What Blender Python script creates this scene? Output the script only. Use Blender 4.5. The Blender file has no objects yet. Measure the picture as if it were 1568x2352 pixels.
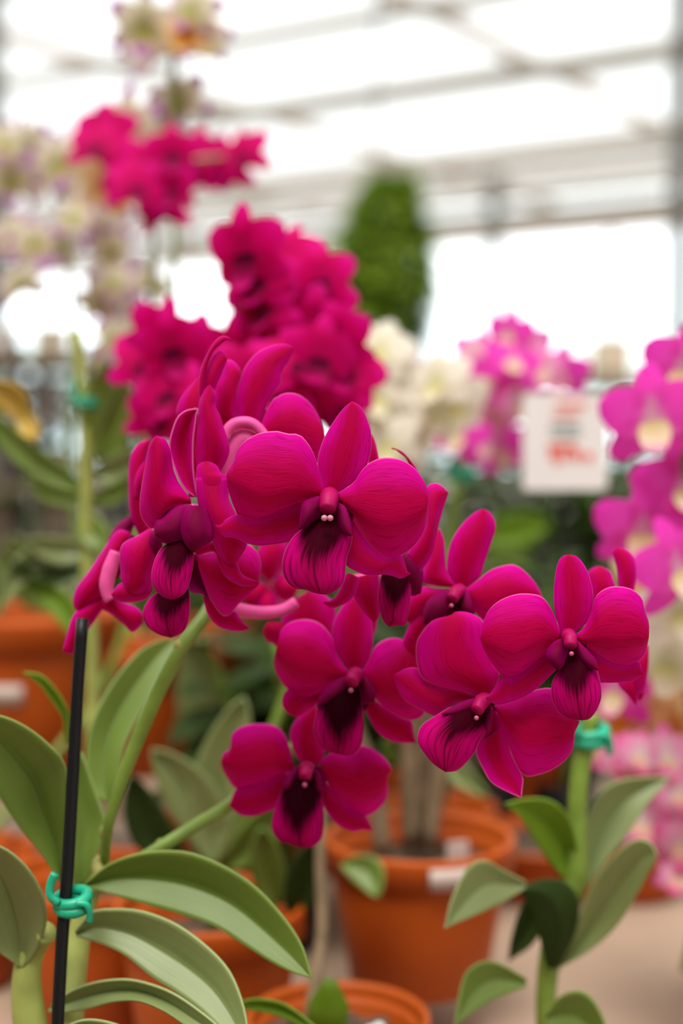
import bpy, math, random
from mathutils import Vector, Euler, Matrix
R = random.Random(7)
sc = bpy.context.scene
COL = sc.collection
PI = math.pi

# ------------------------------------------------------------------ camera frame
F = 3300.0
PITCH = math.atan(176 / F)
CAM = Vector((0, 0, 1.25))
FWD = Vector((0, math.cos(PITCH), -math.sin(PITCH)))
UP = Vector((0, math.sin(PITCH), math.cos(PITCH)))
RT = Vector((1, 0, 0))

def at(px, py, d):
    return CAM + d * (FWD + RT * ((px - 784) / F) - UP * ((py - 1176) / F))

CROPS = {'1': (100, 740, 2.24), '2': (480, 880, 2.529), '3': (480, 1320, 3.0154), '4': (880, 1120, 2.45),
         '5': (600, 1600, 1.62), '6': (0, 1400, 2.0), '7': (1160, 1380, 3.267), '8': (1200, 700, 3.3587), 'p': (0, 0, 1)}

def trace(crop, s):
    x0, y0, k = CROPS[crop]
    out = []
    for t in s.split():
        a, b = t.split(',')
        out.append((x0 + float(a) / k, y0 + float(b) / k))
    return out

# ------------------------------------------------------------------ scene helpers
WL = {}

def props(o, label=None, cat=None, group=None, kind=None):
    if label: o['label'] = label
    if cat: o['category'] = cat
    if group: o['group'] = group
    if kind: o['kind'] = kind
    return o

def empty(name, loc, parent=None):
    o = bpy.data.objects.new(name, None)
    o.empty_display_size = 0.01
    COL.objects.link(o)
    loc = Vector(loc)
    WL[o.name] = loc
    if parent is not None:
        o.parent = parent
        o.location = loc - WL[parent.name]
    else:
        o.location = loc
    return o

def thing(name, loc, label, cat, group=None):
    return props(empty(name, loc), label, cat, group)

def mesh(name, verts, faces, mat, parent=None, uv=None, thick=None, smooth=True, attr=None):
    vs = [Vector(v) for v in verts]
    if parent is not None:
        org = WL[parent.name]
    else:
        org = sum(vs, Vector()) / len(vs)
        org.z = min(v.z for v in vs)
    me = bpy.data.meshes.new(name)
    me.from_pydata([v - org for v in vs], [], faces)
    me.materials.append(mat)
    if uv:
        ul = me.uv_layers.new(name='UVMap')
        for lp in me.loops:
            ul.data[lp.index].uv = uv[lp.vertex_index]
    if smooth:
        me.polygons.foreach_set('use_smooth', [True] * len(me.polygons))
    me.update()
    o = bpy.data.objects.new(name, me)
    COL.objects.link(o)
    if parent is not None:
        o.parent = parent
    else:
        o.location = org
    WL[o.name] = org.copy()
    if thick:
        m = o.modifiers.new('thickness', 'SOLIDIFY')
        m.thickness = thick
        m.offset = 0
    return o

class MB:
    def __init__(s): s.v = []; s.f = []; s.uv = []
    def add(s, v, f, uv=None):
        b = len(s.v)
        s.v += [Vector(q) for q in v]
        s.f += [tuple(b + i for i in q) for q in f]
        s.uv += uv if uv else [(0.5, 0.5)] * len(v)
    def box(s, c, d, rz=0.0):
        c = Vector(c); r = Matrix.Rotation(rz, 3, 'Z')
        v = [c + r @ Vector((x * d[0] / 2, y * d[1] / 2, z * d[2] / 2)) for x in (-1, 1) for y in (-1, 1) for z in (-1, 1)]
        s.add(v, [(0, 1, 3, 2), (4, 6, 7, 5), (0, 4, 5, 1), (2, 3, 7, 6), (0, 2, 6, 4), (1, 5, 7, 3)])
    def bar(s, a, b, w, h):
        a = Vector(a); b = Vector(b); d = (b - a).normalized()
        side = d.cross(Vector((0, 0, 1)))
        if side.length < 1e-3: side = Vector((1, 0, 0))
        side.normalize(); up = side.cross(d)
        v = []
        for p in (a, b):
            for i, j in ((-1, -1), (1, -1), (1, 1), (-1, 1)):
                v.append(p + side * (i * w / 2) + up * (j * h / 2))
        s.add(v, [(0, 1, 2, 3), (7, 6, 5, 4), (0, 4, 5, 1), (1, 5, 6, 2), (2, 6, 7, 3), (3, 7, 4, 0)])
    def tube(s, pts, rad, seg=10):
        v, f, uv = tube_geo(pts, rad, seg); s.add(v, f, uv)
    def lathe(s, c, prof, seg=48):
        c = Vector(c); n = len(prof); v = []; f = []
        for i in range(seg):
            a = 2 * PI * i / seg
            for r, z in prof: v.append(c + Vector((r * math.cos(a), r * math.sin(a), z)))
        for i in range(seg):
            for j in range(n - 1):
                a0 = i * n + j; b0 = ((i + 1) % seg) * n + j
                f.append((a0, b0, b0 + 1, a0 + 1))
        s.add(v, f)
    def grid(s, g, uvf=None):
        n = len(g); m = len(g[0]); v = []; uv = []
        for i in range(n):
            for j in range(m):
                v.append(g[i][j]); uv.append((j / (m - 1), i / (n - 1)))
        f = [(i * m + j, i * m + j + 1, (i + 1) * m + j + 1, (i + 1) * m + j) for i in range(n - 1) for j in range(m - 1)]
        s.add(v, f, uv)
    def ball(s, c, r, seg=12, rings=8):
        c = Vector(c)
        if not isinstance(r, (tuple, list)): r = (r, r, r)
        v = []; f = []
        for i in range(rings + 1):
            t = PI * i / rings
            for j in range(seg):
                p = 2 * PI * j / seg
                v.append(c + Vector((r[0] * math.sin(t) * math.cos(p), r[1] * math.sin(t) * math.sin(p), r[2] * math.cos(t))))
        for i in range(rings):
            for j in range(seg):
                f.append((i * seg + j, i * seg + (j + 1) % seg, (i + 1) * seg + (j + 1) % seg, (i + 1) * seg + j))
        s.add(v, f)
    def build(s, name, mat, parent=None, thick=None, smooth=True):
        return mesh(name, s.v, s.f, mat, parent, s.uv, thick, smooth)

def spline(pts, n):
    """n+1 points along a Catmull-Rom curve through pts, even in arc length (2-D or 3-D)."""
    P = [Vector(p) for p in pts]
    if len(P) == 1: return [P[0]] * (n + 1)
    Q = [P[0] * 2 - P[1]] + P + [P[-1] * 2 - P[-2]]
    den = []
    for i in range(1, len(Q) - 2):
        p0, p1, p2, p3 = Q[i - 1], Q[i], Q[i + 1], Q[i + 2]
        for k in range(12):
            t = k / 12
            den.append(0.5 * ((2 * p1) + (p2 - p0) * t + (2 * p0 - 5 * p1 + 4 * p2 - p3) * t * t + (3 * p1 - p0 - 3 * p2 + p3) * t ** 3))
    den.append(P[-1])
    L = [0]
    for a, b in zip(den, den[1:]): L.append(L[-1] + (b - a).length)
    out = []; j = 0
    for i in range(n + 1):
        t = L[-1] * i / n
        while j < len(L) - 2 and L[j + 1] < t: j += 1
        w = (t - L[j]) / max(1e-9, L[j + 1] - L[j])
        out.append(den[j].lerp(den[j + 1], min(1, max(0, w))))
    return out

def tube_geo(pts, rad, seg=10, n=None):
    n = n or max(6, 5 * (len(pts) - 1))
    P = spline(pts, n)
    if not isinstance(rad, (list, tuple)): rad = [rad, rad]
    v = []; f = []; uv = []
    ref = Vector((0.13, 0.97, 0.2))
    for i, p in enumerate(P):
        d = (P[min(i + 1, n)] - P[max(i - 1, 0)]).normalized()
        a = d.cross(ref)
        if a.length < 1e-3: a = d.cross(Vector((1, 0, 0)))
        a.normalize(); b = a.cross(d)
        t = i / n * (len(rad) - 1); k = min(int(t), len(rad) - 2)
        r = rad[k] + (rad[k + 1] - rad[k]) * (t - k)
        for j in range(seg):
            an = 2 * PI * j / seg
            v.append(p + (a * math.cos(an) + b * math.sin(an)) * r); uv.append((j / seg, i / n))
    for i in range(n):
        for j in range(seg):
            f.append((i * seg + j, i * seg + (j + 1) % seg, (i + 1) * seg + (j + 1) % seg, (i + 1) * seg + j))
    f.append(tuple(range(seg))[::-1]); f.append(tuple(range(n * seg, n * seg + seg)))
    return v, f, uv

def tube(name, pts, rad, mat, parent, seg=10):
    v, f, uv = tube_geo(pts, rad, seg)
    return mesh(name, v, f, mat, parent, uv)

def sstep(a, b, x):
    t = min(1, max(0, (x - a) / (b - a))); return t * t * (3 - 2 * t)

def sheet(name, Lp, Rp, d, mat, parent, d0=0.0, d1=0.0, bulge=0.0, foldL=0.0, foldR=0.0, ruffle=0.0, vee=0.0, nu=26, nv=16, thick=0.0005, seed=None):
    """A curved petal or leaf between a left and a right edge; depths in mm about distance d."""
    L = spline(Lp, nu); Rr = spline(Rp, nu)
    ph = R.random() * 6 if seed is None else seed
    g = []
    for i in range(nu + 1):
        u = i / nu; row = []
        for j in range(nv + 1):
            v = j / nv
            x = L[i].x + (Rr[i].x - L[i].x) * v; y = L[i].y + (Rr[i].y - L[i].y) * v
            c = 2 * v - 1
            o = d0 + (d1 - d0) * u ** 1.3
            o -= 1.5 * bulge * (1 - c * c) * math.sin(PI * min(1, u * 0.92 + 0.04))
            o += 1.6 * foldR * sstep(0.64, .98, v) * math.sin(PI * min(1, .15 + u * .8)) + foldL * sstep(0.38, 0, v) * math.sin(PI * min(1, .15 + u * .8))
            o += ruffle * abs(c) ** 3 * math.sin(9 * u + ph + (2.1 if c > 0 else 0)) * u
            o += vee * (1 - abs(c)) * math.sin(PI * min(1, u * .9 + .1))
            row.append(at(x, y, d + o / 1000))
        g.append(row)
    m = MB(); m.grid(g)
    return m.build(name, mat, parent, thick)

# ------------------------------------------------------------------ materials
def newmat(name):
    m = bpy.data.materials.new(name); m.use_nodes = True
    nt = m.node_tree; nt.nodes.clear()
    return m, nt

def N(nt, t, **kw):
    n = nt.nodes.new(t)
    for k, v in kw.items(): setattr(n, k, v)
    return n

def math_n(nt, op, a, b=None, c=None):
    n = N(nt, 'ShaderNodeMath', operation=op)
    for i, x in enumerate((a, b, c)):
        if x is None: continue
        if isinstance(x, (int, float)): n.inputs[i].default_value = x
        else: nt.links.new(x, n.inputs[i])
    return n.outputs[0]

def smooth_n(nt, x, a, b):
    n = N(nt, 'ShaderNodeMapRange', interpolation_type='SMOOTHSTEP')
    nt.links.new(x, n.inputs[0]); n.inputs[1].default_value = a; n.inputs[2].default_value = b
    return n.outputs[0]

def mix_n(nt, f, a, b):
    n = N(nt, 'ShaderNodeMix', data_type='RGBA')
    if isinstance(f, (int, float)): n.inputs[0].default_value = f
    else: nt.links.new(f, n.inputs[0])
    for i, x in ((6, a), (7, b)):
        if isinstance(x, tuple): n.inputs[i].default_value = x + (1,) if len(x) == 3 else x
        else: nt.links.new(x, n.inputs[i])
    return n.outputs[2]

def uv_n(nt):
    u = N(nt, 'ShaderNodeUVMap'); s = N(nt, 'ShaderNodeSeparateXYZ')
    nt.links.new(u.outputs[0], s.inputs[0])
    c = math_n(nt, 'ABSOLUTE', math_n(nt, 'MULTIPLY_ADD', s.outputs[0], 2.0, -1.0))
    return s.outputs[0], s.outputs[1], c

def noise_uv(nt, v, u, sv, su, detail=3, dist=0.3):
    cb = N(nt, 'ShaderNodeCombineXYZ')
    nt.links.new(math_n(nt, 'MULTIPLY', v, sv), cb.inputs[0]); nt.links.new(math_n(nt, 'MULTIPLY', u, su), cb.inputs[1])
    oi = N(nt, 'ShaderNodeObjectInfo')
    nt.links.new(math_n(nt, 'MULTIPLY', oi.outputs['Random'], 40.0), cb.inputs[2])
    n = N(nt, 'ShaderNodeTexNoise'); n.inputs['Scale'].default_value = 1; n.inputs['Detail'].default_value = detail; n.inputs['Distortion'].default_value = dist
    nt.links.new(cb.outputs[0], n.inputs['Vector'])
    return n.outputs[0]

def leafy_out(nt, col, trans=0.3, rough=0.5, spec=0.3, tcol=None, bump=None, bstr=0.2, sheen=0.0, bdist=0.0006):
    p = N(nt, 'ShaderNodeBsdfPrincipled'); p.inputs['Roughness'].default_value = rough
    p.inputs['Specular IOR Level'].default_value = spec
    p.inputs['Sheen Weight'].default_value = sheen
    nt.links.new(col, p.inputs['Base Color'])
    t = N(nt, 'ShaderNodeBsdfTranslucent'); nt.links.new(tcol or col, t.inputs[0])
    if bump is not None:
        b = N(nt, 'ShaderNodeBump'); b.inputs['Strength'].default_value = bstr; b.inputs['Distance'].default_value = bdist
        nt.links.new(bump, b.inputs['Height']); nt.links.new(b.outputs[0], p.inputs['Normal'])
    m = N(nt, 'ShaderNodeMixShader'); m.inputs[0].default_value = trans
    nt.links.new(p.outputs[0], m.inputs[1]); nt.links.new(t.outputs[0], m.inputs[2])
    o = N(nt, 'ShaderNodeOutputMaterial'); nt.links.new(m.outputs[0], o.inputs[0])

def petal_mat(name, mid, edge, rim, vein, trans=0.45):
    m, nt = newmat(name)
    v, u, c = uv_n(nt)
    ve = noise_uv(nt, v, u, 46, 5, 4, 0.6)
    big = noise_uv(nt, v, u, 3, 3, 2, 0.2)
    col = mix_n(nt, smooth_n(nt, math_n(nt, 'ADD', c, math_n(nt, 'MULTIPLY', big, 0.5)), 0.4, 1.3), mid, edge)  # mid to edge tint paints the velvety sheen into the petal colour
    col = mix_n(nt, math_n(nt, 'MULTIPLY', smooth_n(nt, ve, 0.5, 0.72), 0.5), col, vein)
    sp = noise_uv(nt, v, u, 110, 150, 1, 0)
    col = mix_n(nt, math_n(nt, 'MULTIPLY', smooth_n(nt, sp, 0.76, 0.8), 0.35), col, rim)
    col = mix_n(nt, math_n(nt, 'MULTIPLY', smooth_n(nt, c, 0.965, 0.998), 0.8), col, rim)
    leafy_out(nt, col, trans, 0.6, 0.06, bump=ve, bstr=0.4)
    return m

def lip_mat(name, mid, edge, rim, dark, d_a=0.42, d_b=0.66):
    m, nt = newmat(name)
    v, u, c = uv_n(nt)
    ve = noise_uv(nt, v, u, 34, 2.2, 3, 0.3)
    col = mix_n(nt, smooth_n(nt, c, 0.2, 1.0), mid, edge)
    col = mix_n(nt, math_n(nt, 'MULTIPLY', smooth_n(nt, ve, 0.48, 0.66), 0.75), col, tuple(0.35 * a + 0.65 * b for a, b in zip(mid, dark)))
    dd = math_n(nt, 'ADD', math_n(nt, 'MULTIPLY_ADD', math_n(nt, 'POWER', c, 1.6), 0.42, u), math_n(nt, 'MULTIPLY', math_n(nt, 'SUBTRACT', ve, 0.5), 0.5))
    col = mix_n(nt, smooth_n(nt, dd, d_b, d_a), col, dark)
    mdl = math_n(nt, 'MULTIPLY', smooth_n(nt, c, 0.07, 0.01), 0.6)
    col = mix_n(nt, mdl, col, dark)
    col = mix_n(nt, math_n(nt, 'MULTIPLY', smooth_n(nt, c, 0.97, 0.999), 0.6), col, rim)
    leafy_out(nt, col, 0.25, 0.6, 0.02, bump=ve, bstr=0.5)
    return m

def grad_mat(name, stops, trans=0.35, noise=0.1):
    """Bloom colour from base to tip."""
    m, nt = newmat(name)
    v, u, c = uv_n(nt)
    n = noise_uv(nt, v, u, 5, 3, 2, 0.2)
    r = N(nt, 'ShaderNodeValToRGB'); r.color_ramp.interpolation = 'EASE'
    e = r.color_ramp.elements
    while len(e) < len(stops): e.new(0.5)
    for k, (p, cc) in enumerate(stops): e[k].position = p; e[k].color = cc + (1,)
    nt.links.new(math_n(nt, 'ADD', u, math_n(nt, 'MULTIPLY', math_n(nt, 'SUBTRACT', n, 0.5), noise * 3)), r.inputs[0])
    leafy_out(nt, r.outputs[0], trans, 0.6, 0.06)
    return m

def leaf_mat(name, dark, light, trans=0.25, rough=0.42, spec=0.45, rib=True):
    m, nt = newmat(name)
    v, u, c = uv_n(nt)
    st = noise_uv(nt, v, u, 30, 1.2, 3, 0.1)
    n = noise_uv(nt, v, u, 2.5, 3, 2, 0.3)
    ge = N(nt, 'ShaderNodeNewGeometry')
    col = mix_n(nt, math_n(nt, 'ADD', math_n(nt, 'MULTIPLY', n, .55), math_n(nt, 'MULTIPLY', ge.outputs['Random Per Island'], .5)), dark, light)
    col = mix_n(nt, math_n(nt, 'MULTIPLY', smooth_n(nt, st, 0.45, 0.7), 0.25), col, dark)
    if rib: col = mix_n(nt, math_n(nt, 'MULTIPLY', smooth_n(nt, c, 0.07, 0.0), 0.55), col, tuple(x * 0.5 for x in dark))
    col = mix_n(nt, math_n(nt, 'MULTIPLY', smooth_n(nt, c, 0.95, 1.0), 0.5), col, tuple(min(1, x * 1.4 + .05) for x in light))
    leafy_out(nt, col, trans, rough, spec, tcol=mix_n(nt, 0.5, col, (0.25, 0.5, 0.02)), bump=st, bstr=0.15)
    return m

def plain(name, col, rough=0.6, spec=0.4, var=0.12, scale=30, metal=0.0, bump=0.0, bscale=None, bdist=0.002):
    m, nt = newmat(name)
    tc = N(nt, 'ShaderNodeTexCoord')
    n = N(nt, 'ShaderNodeTexNoise'); n.inputs['Scale'].default_value = scale; n.inputs['Detail'].default_value = 4
    nt.links.new(tc.outputs['Object'], n.inputs['Vector'])
    c = mix_n(nt, n.outputs[0], tuple(max(0, x * (1 - 2 * var)) for x in col), tuple(min(1, x * (1 + 2 * var)) for x in col))
    p = N(nt, 'ShaderNodeBsdfPrincipled'); p.inputs['Roughness'].default_value = rough; p.inputs['Metallic'].default_value = metal
    p.inputs['Specular IOR Level'].default_value = spec
    nt.links.new(c, p.inputs['Base Color'])
    if bump:
        n2 = N(nt, 'ShaderNodeTexNoise'); n2.inputs['Scale'].default_value = bscale or scale * 3
        nt.links.new(tc.outputs['Object'], n2.inputs['Vector'])
        b = N(nt, 'ShaderNodeBump'); b.inputs['Strength'].default_value = bump; b.inputs['Distance'].default_value = bdist
        nt.links.new(n2.outputs[0], b.inputs['Height']); nt.links.new(b.outputs[0], p.inputs['Normal'])
    o = N(nt, 'ShaderNodeOutputMaterial'); nt.links.new(p.outputs[0], o.inputs[0])
    return m

M = {}
M['petal'] = petal_mat('magenta petal', (0.60, 0.000, 0.090), (0.78, 0.000, 0.38), (0.92, 0.25, 0.58), (0.34, 0.0, 0.05))
M['lip'] = lip_mat('magenta lip', (0.46, 0.002, 0.10), (0.62, 0.001, 0.20), (0.9, 0.3, 0.5), (0.045, 0.0, 0.007))
M['lobe'] = petal_mat('dark side lobe', (0.20, 0.000, 0.045), (0.36, 0.000, 0.13), (0.5, 0.02, 0.18), (0.10, 0.0, 0.02), 0.3)
M['column'] = plain('column', (0.38, 0.0, 0.085), 0.5, 0.15, 0.1, 300)
M['anther'] = plain('anther cap', (0.62, 0.22, 0.34), 0.5, 0.2, 0.2, 700)
M['anther_d'] = plain('darker anther cap', (0.46, 0.09, 0.2), 0.5, 0.2, 0.2, 700)
M['pedicel'] = plain('pedicel', (0.78, 0.09, 0.34), 0.5, 0.2, 0.12, 120)
M['stem'] = plain('flower stem', (0.17, 0.26, 0.035), 0.45, 0.4, 0.2, 90)
M['cane'] = plain('cane', (0.32, 0.36, 0.09), 0.5, 0.35, 0.22, 70)
M['node'] = plain('stem node', (0.27, 0.25, 0.07), 0.6, 0.3, 0.2, 200)
M['leaf'] = leaf_mat('orchid leaf', (0.10, 0.165, 0.02), (0.21, 0.29, 0.05), 0.22, 0.42, 0.4)
M['leaf_grey'] = leaf_mat('greyish orchid leaf', (0.145, 0.19, 0.055), (0.29, 0.345, 0.125), 0.2, 0.4, 0.5)
M['leaf_lime'] = leaf_mat('young leaf', (0.13, 0.23, 0.01), (0.22, 0.35, 0.02), 0.4, 0.5, 0.3)
M['leaf_dark'] = leaf_mat('dark leaf', (0.015, 0.03, 0.006), (0.04, 0.068, 0.012), 0.2, 0.65, 0.12)
M['leaf_yellow'] = leaf_mat('yellowed leaf', (0.5, 0.3, 0.04), (0.7, 0.46, 0.08), 0.25)
M['bush'] = leaf_mat('bush leaf', (0.06, 0.12, 0.006), (0.34, 0.46, 0.025), 0.5, 0.5, 0.3, rib=False)
M['far_green'] = leaf_mat('hedge leaf', (0.07, 0.13, 0.03), (0.2, 0.3, 0.09), 0.35, 0.6, 0.2, rib=False)
M['pot'] = plain('terracotta coloured plastic', (0.43, 0.074, 0.005), 0.5, 0.25, 0.08, 25)
M['mix'] = plain('bark potting mix', (0.11, 0.075, 0.05), 0.9, 0.2, 0.4, 160, bump=0.8, bscale=220, bdist=0.004)
M['label'] = plain('white label', (0.82, 0.8, 0.78), 0.5, 0.4, 0.03, 60)
M['sticker'] = plain('pot sticker', (.58, .47, .42), .6, .2, .06, 60)
M['stake'] = plain('black stake', (0.005, 0.005, 0.0055), 0.45, 0.25, 0.1, 40)
M['greystake'] = plain('grey stake', (0.42, 0.43, 0.41), 0.5, 0.4, 0.1, 40)
M['tie'] = plain('green tie', (0.005, 0.36, 0.20), 0.4, 0.5, 0.15, 200)
M['bench'] = plain('bench board', (0.36, 0.25, 0.175), 0.75, 0.25, 0.15, 9)
M['wood'] = plain('weathered timber', (0.20, 0.15, 0.10), 0.8, 0.2, 0.2, 14)
M['bench_shade'] = plain('bench shade black', (0.008, 0.008, 0.009), 0.9, 0.1, 0.2, 40)  # black that stands in for shade below the far bench
M['steel'] = plain('galvanised steel', (0.34, 0.31, 0.265), 0.55, 0.4, 0.08, 4)
M['steel_d'] = plain('weathered post steel', (0.13, 0.13, 0.112), 0.6, 0.4, 0.12, 5)
M['purlin'] = plain('painted purlin', (0.52, 0.42, 0.35), 0.6, 0.3, 0.06, 4)
M['floor'] = plain('gravel floor', (0.16, 0.14, 0.12), 0.95, 0.15, 0.25, 18, bump=0.5, bscale=120, bdist=0.01)
M['red'] = plain('red print', (0.85, 0.12, 0.08), 0.5, 0.3, 0.03, 50)
M['greyprint'] = plain('grey print', (0.35, 0.42, 0.40), 0.5, 0.3, 0.03, 50)
M['beige'] = plain('beige plastic', (0.56, 0.47, 0.37), 0.55, 0.3, 0.08, 20)
M['paleg'] = plain('pale grey plastic', (0.55, 0.50, 0.47), 0.55, 0.3, 0.08, 20)
M['card'] = plain('cardboard', (0.66, 0.54, 0.41), 0.8, 0.2, 0.06, 20)

# ------------------------------------------------------------------ hero orchid
POT_BASE = at(150, 2600, 0.52); POT_BASE.z = 0.921
hero = thing('potted_orchid', POT_BASE, 'deep magenta orchid in sharp focus with two flower sprays, tied to the black stake', 'orchid')

def flower(tag_label, cx, cy, d, pieces, spike, crop, plant=None, centre=None, cap=True, col_len=60, pmat='petal'):
    """One bloom: an Empty at its centre with sepals, petals, lip, column under it."""
    x0, y0, k = CROPS[crop]
    c = at(x0 + cx / k, y0 + cy / k, d + 0.004)
    fe = empty('flower', c, plant or hero)
    if tag_label: fe['label'] = tag_label
    for name, L, Rr, kw in pieces:
        kw = dict(kw); cr = kw.pop('crop', crop)
        mat = M[kw.pop('mat', {'lip': 'lip', 'side_lobe': 'lobe'}.get(name, pmat))]
        sheet(name, trace(cr, L), trace(cr, Rr), d, mat, fe, **kw)
    if centre:
        for (ax, ay, az), (bx, by, bz), r in [centre]:
            tx, ty = x0 + ax / k, y0 + (ay + 12) / k; w_ = r * 1.9 * F / d; h_ = r * 2.2 * F / d
            sheet('throat', [(tx, ty - w_ * .3), (tx - w_ * .75, ty), (tx - w_ * .9, ty + h_ * .7), (tx - w_ * .4, ty + h_ * 1.4), (tx, ty + h_ * 1.5)],
                  [(tx, ty - w_ * .3), (tx + w_ * .75, ty), (tx + w_ * .9, ty + h_ * .7), (tx + w_ * .4, ty + h_ * 1.4), (tx, ty + h_ * 1.5)], d, M['lobe'], fe, d0=4.5, d1=4.5, bulge=-3, nu=12, nv=10)
            a = at(x0 + ax / k, y0 + ay / k, d + az / 1000); b = at(x0 + bx / k, y0 + by / k, d + bz / 1000)
            mid = a.lerp(b, .5) + Vector((0, -0.0015, 0.001))
            tube('column', [a, mid, b], [r * 0.7, r * .72, r * .6], M['column'], fe, 12)
            if cap:
                m = MB(); off = (b - a).normalized() * r * .4
                for sx in ((-.21, .21) if r > .0044 else (0,)):
                    m.ball(b + off * .6 + Vector((sx * r, -r * .55, -r * .45)), (r * .23, r * .26, r * .22), 10, 6)
                m.build('anther_cap', M['anther' if r > .0044 else 'anther_d'], fe)
    if spike is not None:
        sp = at(*spike)
        back = c + (sp - c).normalized() * 0.008 + FWD * 0.006
        tube('pedicel', [c + FWD * 0.003, back + FWD * 0.004, c.lerp(sp, .6) + FWD * 0.008, sp], [0.0018, 0.0016, 0.0014], M['pedicel'], fe, 8)
    return fe

P = lambda n, L, Rr, **kw: (n, L, Rr, kw)

# main bloom facing the camera
flower('largest bloom, facing straight ahead', 700, 690, 0.480, [
    P('sepal', '676,650 652,590 634,500 634,430 665,330 715,240 780,150 830,111', '735,650 790,610 850,565 905,500 936,400 941,300 920,220 880,140 832,111', d0=5, d1=6, bulge=1.5),
    P('petal', '672,636 650,560 625,470 590,380 545,318 510,297 470,297 435,290 400,280 340,284 290,294 230,325 180,370 160,420 150,455 118,500 104,540',
      '670,650 600,690 520,728 440,790 370,835 310,858 262,859 205,825 165,760 135,690 110,610 104,540', d0=3, d1=0, bulge=3.5, foldR=7, ruffle=.8),
    P('petal', '737,648 800,610 850,570 880,520 920,475 970,446 1030,434 1110,445 1180,485 1230,545 1262,610 1268,680',
      '760,680 800,745 850,830 900,920 950,985 1000,1020 1050,1028 1090,1016 1120,997 1180,955 1230,890 1258,810 1268,680', d0=3, d1=1, bulge=3, foldR=7, ruffle=.6),
    P('sepal', '600,680 420,725 290,790 210,785 163,765 100,795 72,828 36,825', '530,850 500,905 465,921 380,936 290,943 220,928 180,905 130,893 85,890 60,862 36,825', d0=6, d1=8, bulge=1.0),
    P('sepal', '800,740 900,900 1000,1000 1060,1015 1112,998 1128,1030 1145,1080 1150,1100 1168,1104', '800,850 815,920 800,1000 796,1054 830,1080 900,1110 960,1118 1010,1108 1060,1116 1110,1133 1140,1122 1168,1104', d0=6, d1=7, bulge=1),
    P('side_lobe', '672,650 600,668 545,700 528,780 525,850', '690,700 655,755 605,800 560,838 525,850', d0=2, d1=-4, bulge=3),
    P('side_lobe', '735,690 788,720 818,800 829,885', '722,780 740,830 785,880 829,885', d0=2, d1=-5, bulge=2),
    P('lip', '640,790 560,840 500,885 455,950 430,1020 427,1080 445,1140 490,1187 560,1196 600,1212 645,1222', '740,760 800,800 828,870 820,945 800,1000 790,1080 782,1150 735,1203 685,1223 645,1222', d0=2, d1=-7, bulge=5, ruffle=1.0),
], (600, 1040, .535), '2', centre=((700, 655, 3), (688, 735, -5), 0.0046))

# profile bloom left of it
flower('bloom turned to the left in profile', 760, 960, 0.494, [
    P('petal', '755,910 735,885 690,820 662,740 650,660 622,603 578,587', '760,935 700,938 640,968 600,1010 572,1062 540,1052 505,1000 497,930 510,820 530,720 545,640 578,587', d0=2, d1=-3, bulge=4, foldL=3),
    P('sepal', '782,900 730,860 690,790 655,690 648,620 668,540 690,490 720,462 755,449 795,447', '788,890 772,780 768,700 770,600 780,520 786,470 795,447', d0=7, d1=6, bulge=-3),
    P('petal', '795,930 785,850 788,770 800,735 830,718', '980,1000 955,920 945,800 912,782 890,742 860,724 830,718', d0=2, d1=5, bulge=2),
    P('petal', '785,800 788,860 802,960 840,1060 880,1150 920,1225 972,1258', '945,800 950,900 980,970 1010,1040 1046,1133 1010,1210 972,1258', d0=2, d1=2, bulge=3.5),
    P('side_lobe', '765,942 690,945 640,970 606,1008 580,1020 570,1060 576,1095', '765,1010 735,1100 700,1132 650,1138 610,1130 576,1095', d0=0, d1=-4, bulge=3),
    P('side_lobe', '780,945 720,958 695,1020 702,1085 735,1150 772,1183', '835,960 865,1040 872,1110 825,1150 772,1183', d0=-2, d1=-6, bulge=4),
    P('lip', '680,1120 610,1160 572,1230 557,1310 575,1372 620,1412 668,1425', '745,1130 770,1185 765,1260 748,1340 722,1395 668,1425', d0=-2, d1=-9, bulge=3, ruffle=.6),
    P('sepal', '775,1180 830,1142 895,1140 912,1200 960,1225 990,1228 1020,1300 1108,1340', '790,1200 880,1180 905,1250 940,1310 1010,1352 1070,1355 1108,1340', d0=4, d1=2, bulge=1),
], (560, 1180, .54), '1')

# bloom above, seen over the main bloom's shoulder
flower('bloom at the top of the left spray', 1060, 580, 0.515, [
    P('sepal', '1012,540 1000,430 1006,330 1040,230 1100,160 1180,122 1240,115 1285,130', '1100,560 1140,440 1180,370 1215,310 1226,250 1255,205 1278,160 1285,130', d0=3, d1=6, bulge=2),
    P('petal', '1105,570 1150,460 1185,395 1205,385 1240,368 1300,370 1360,410 1410,480 1440,560', '1115,590 1250,640 1340,690 1395,725 1435,715 1455,650 1440,560', d0=0, d1=4, bulge=2.5),
    P('petal', '870,430 885,330 925,250 945,197 980,208 1005,240 1016,275', '1010,560 1000,500 1000,420 1004,340 1016,275', d0=3, d1=6, bulge=2),
    P('petal', '800,780 790,700 810,560 850,440 1000,400', '1180,780 1200,700 1190,600 1140,440 1000,400', d0=9, d1=9, bulge=1),
    P('petal', '820,520 790,500 750,500 690,482 695,420 730,360 800,283', '870,520 860,450 840,380 830,320 800,283', d0=8, d1=12, bulge=2),
], (620, 1010, .545), '1')
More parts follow.
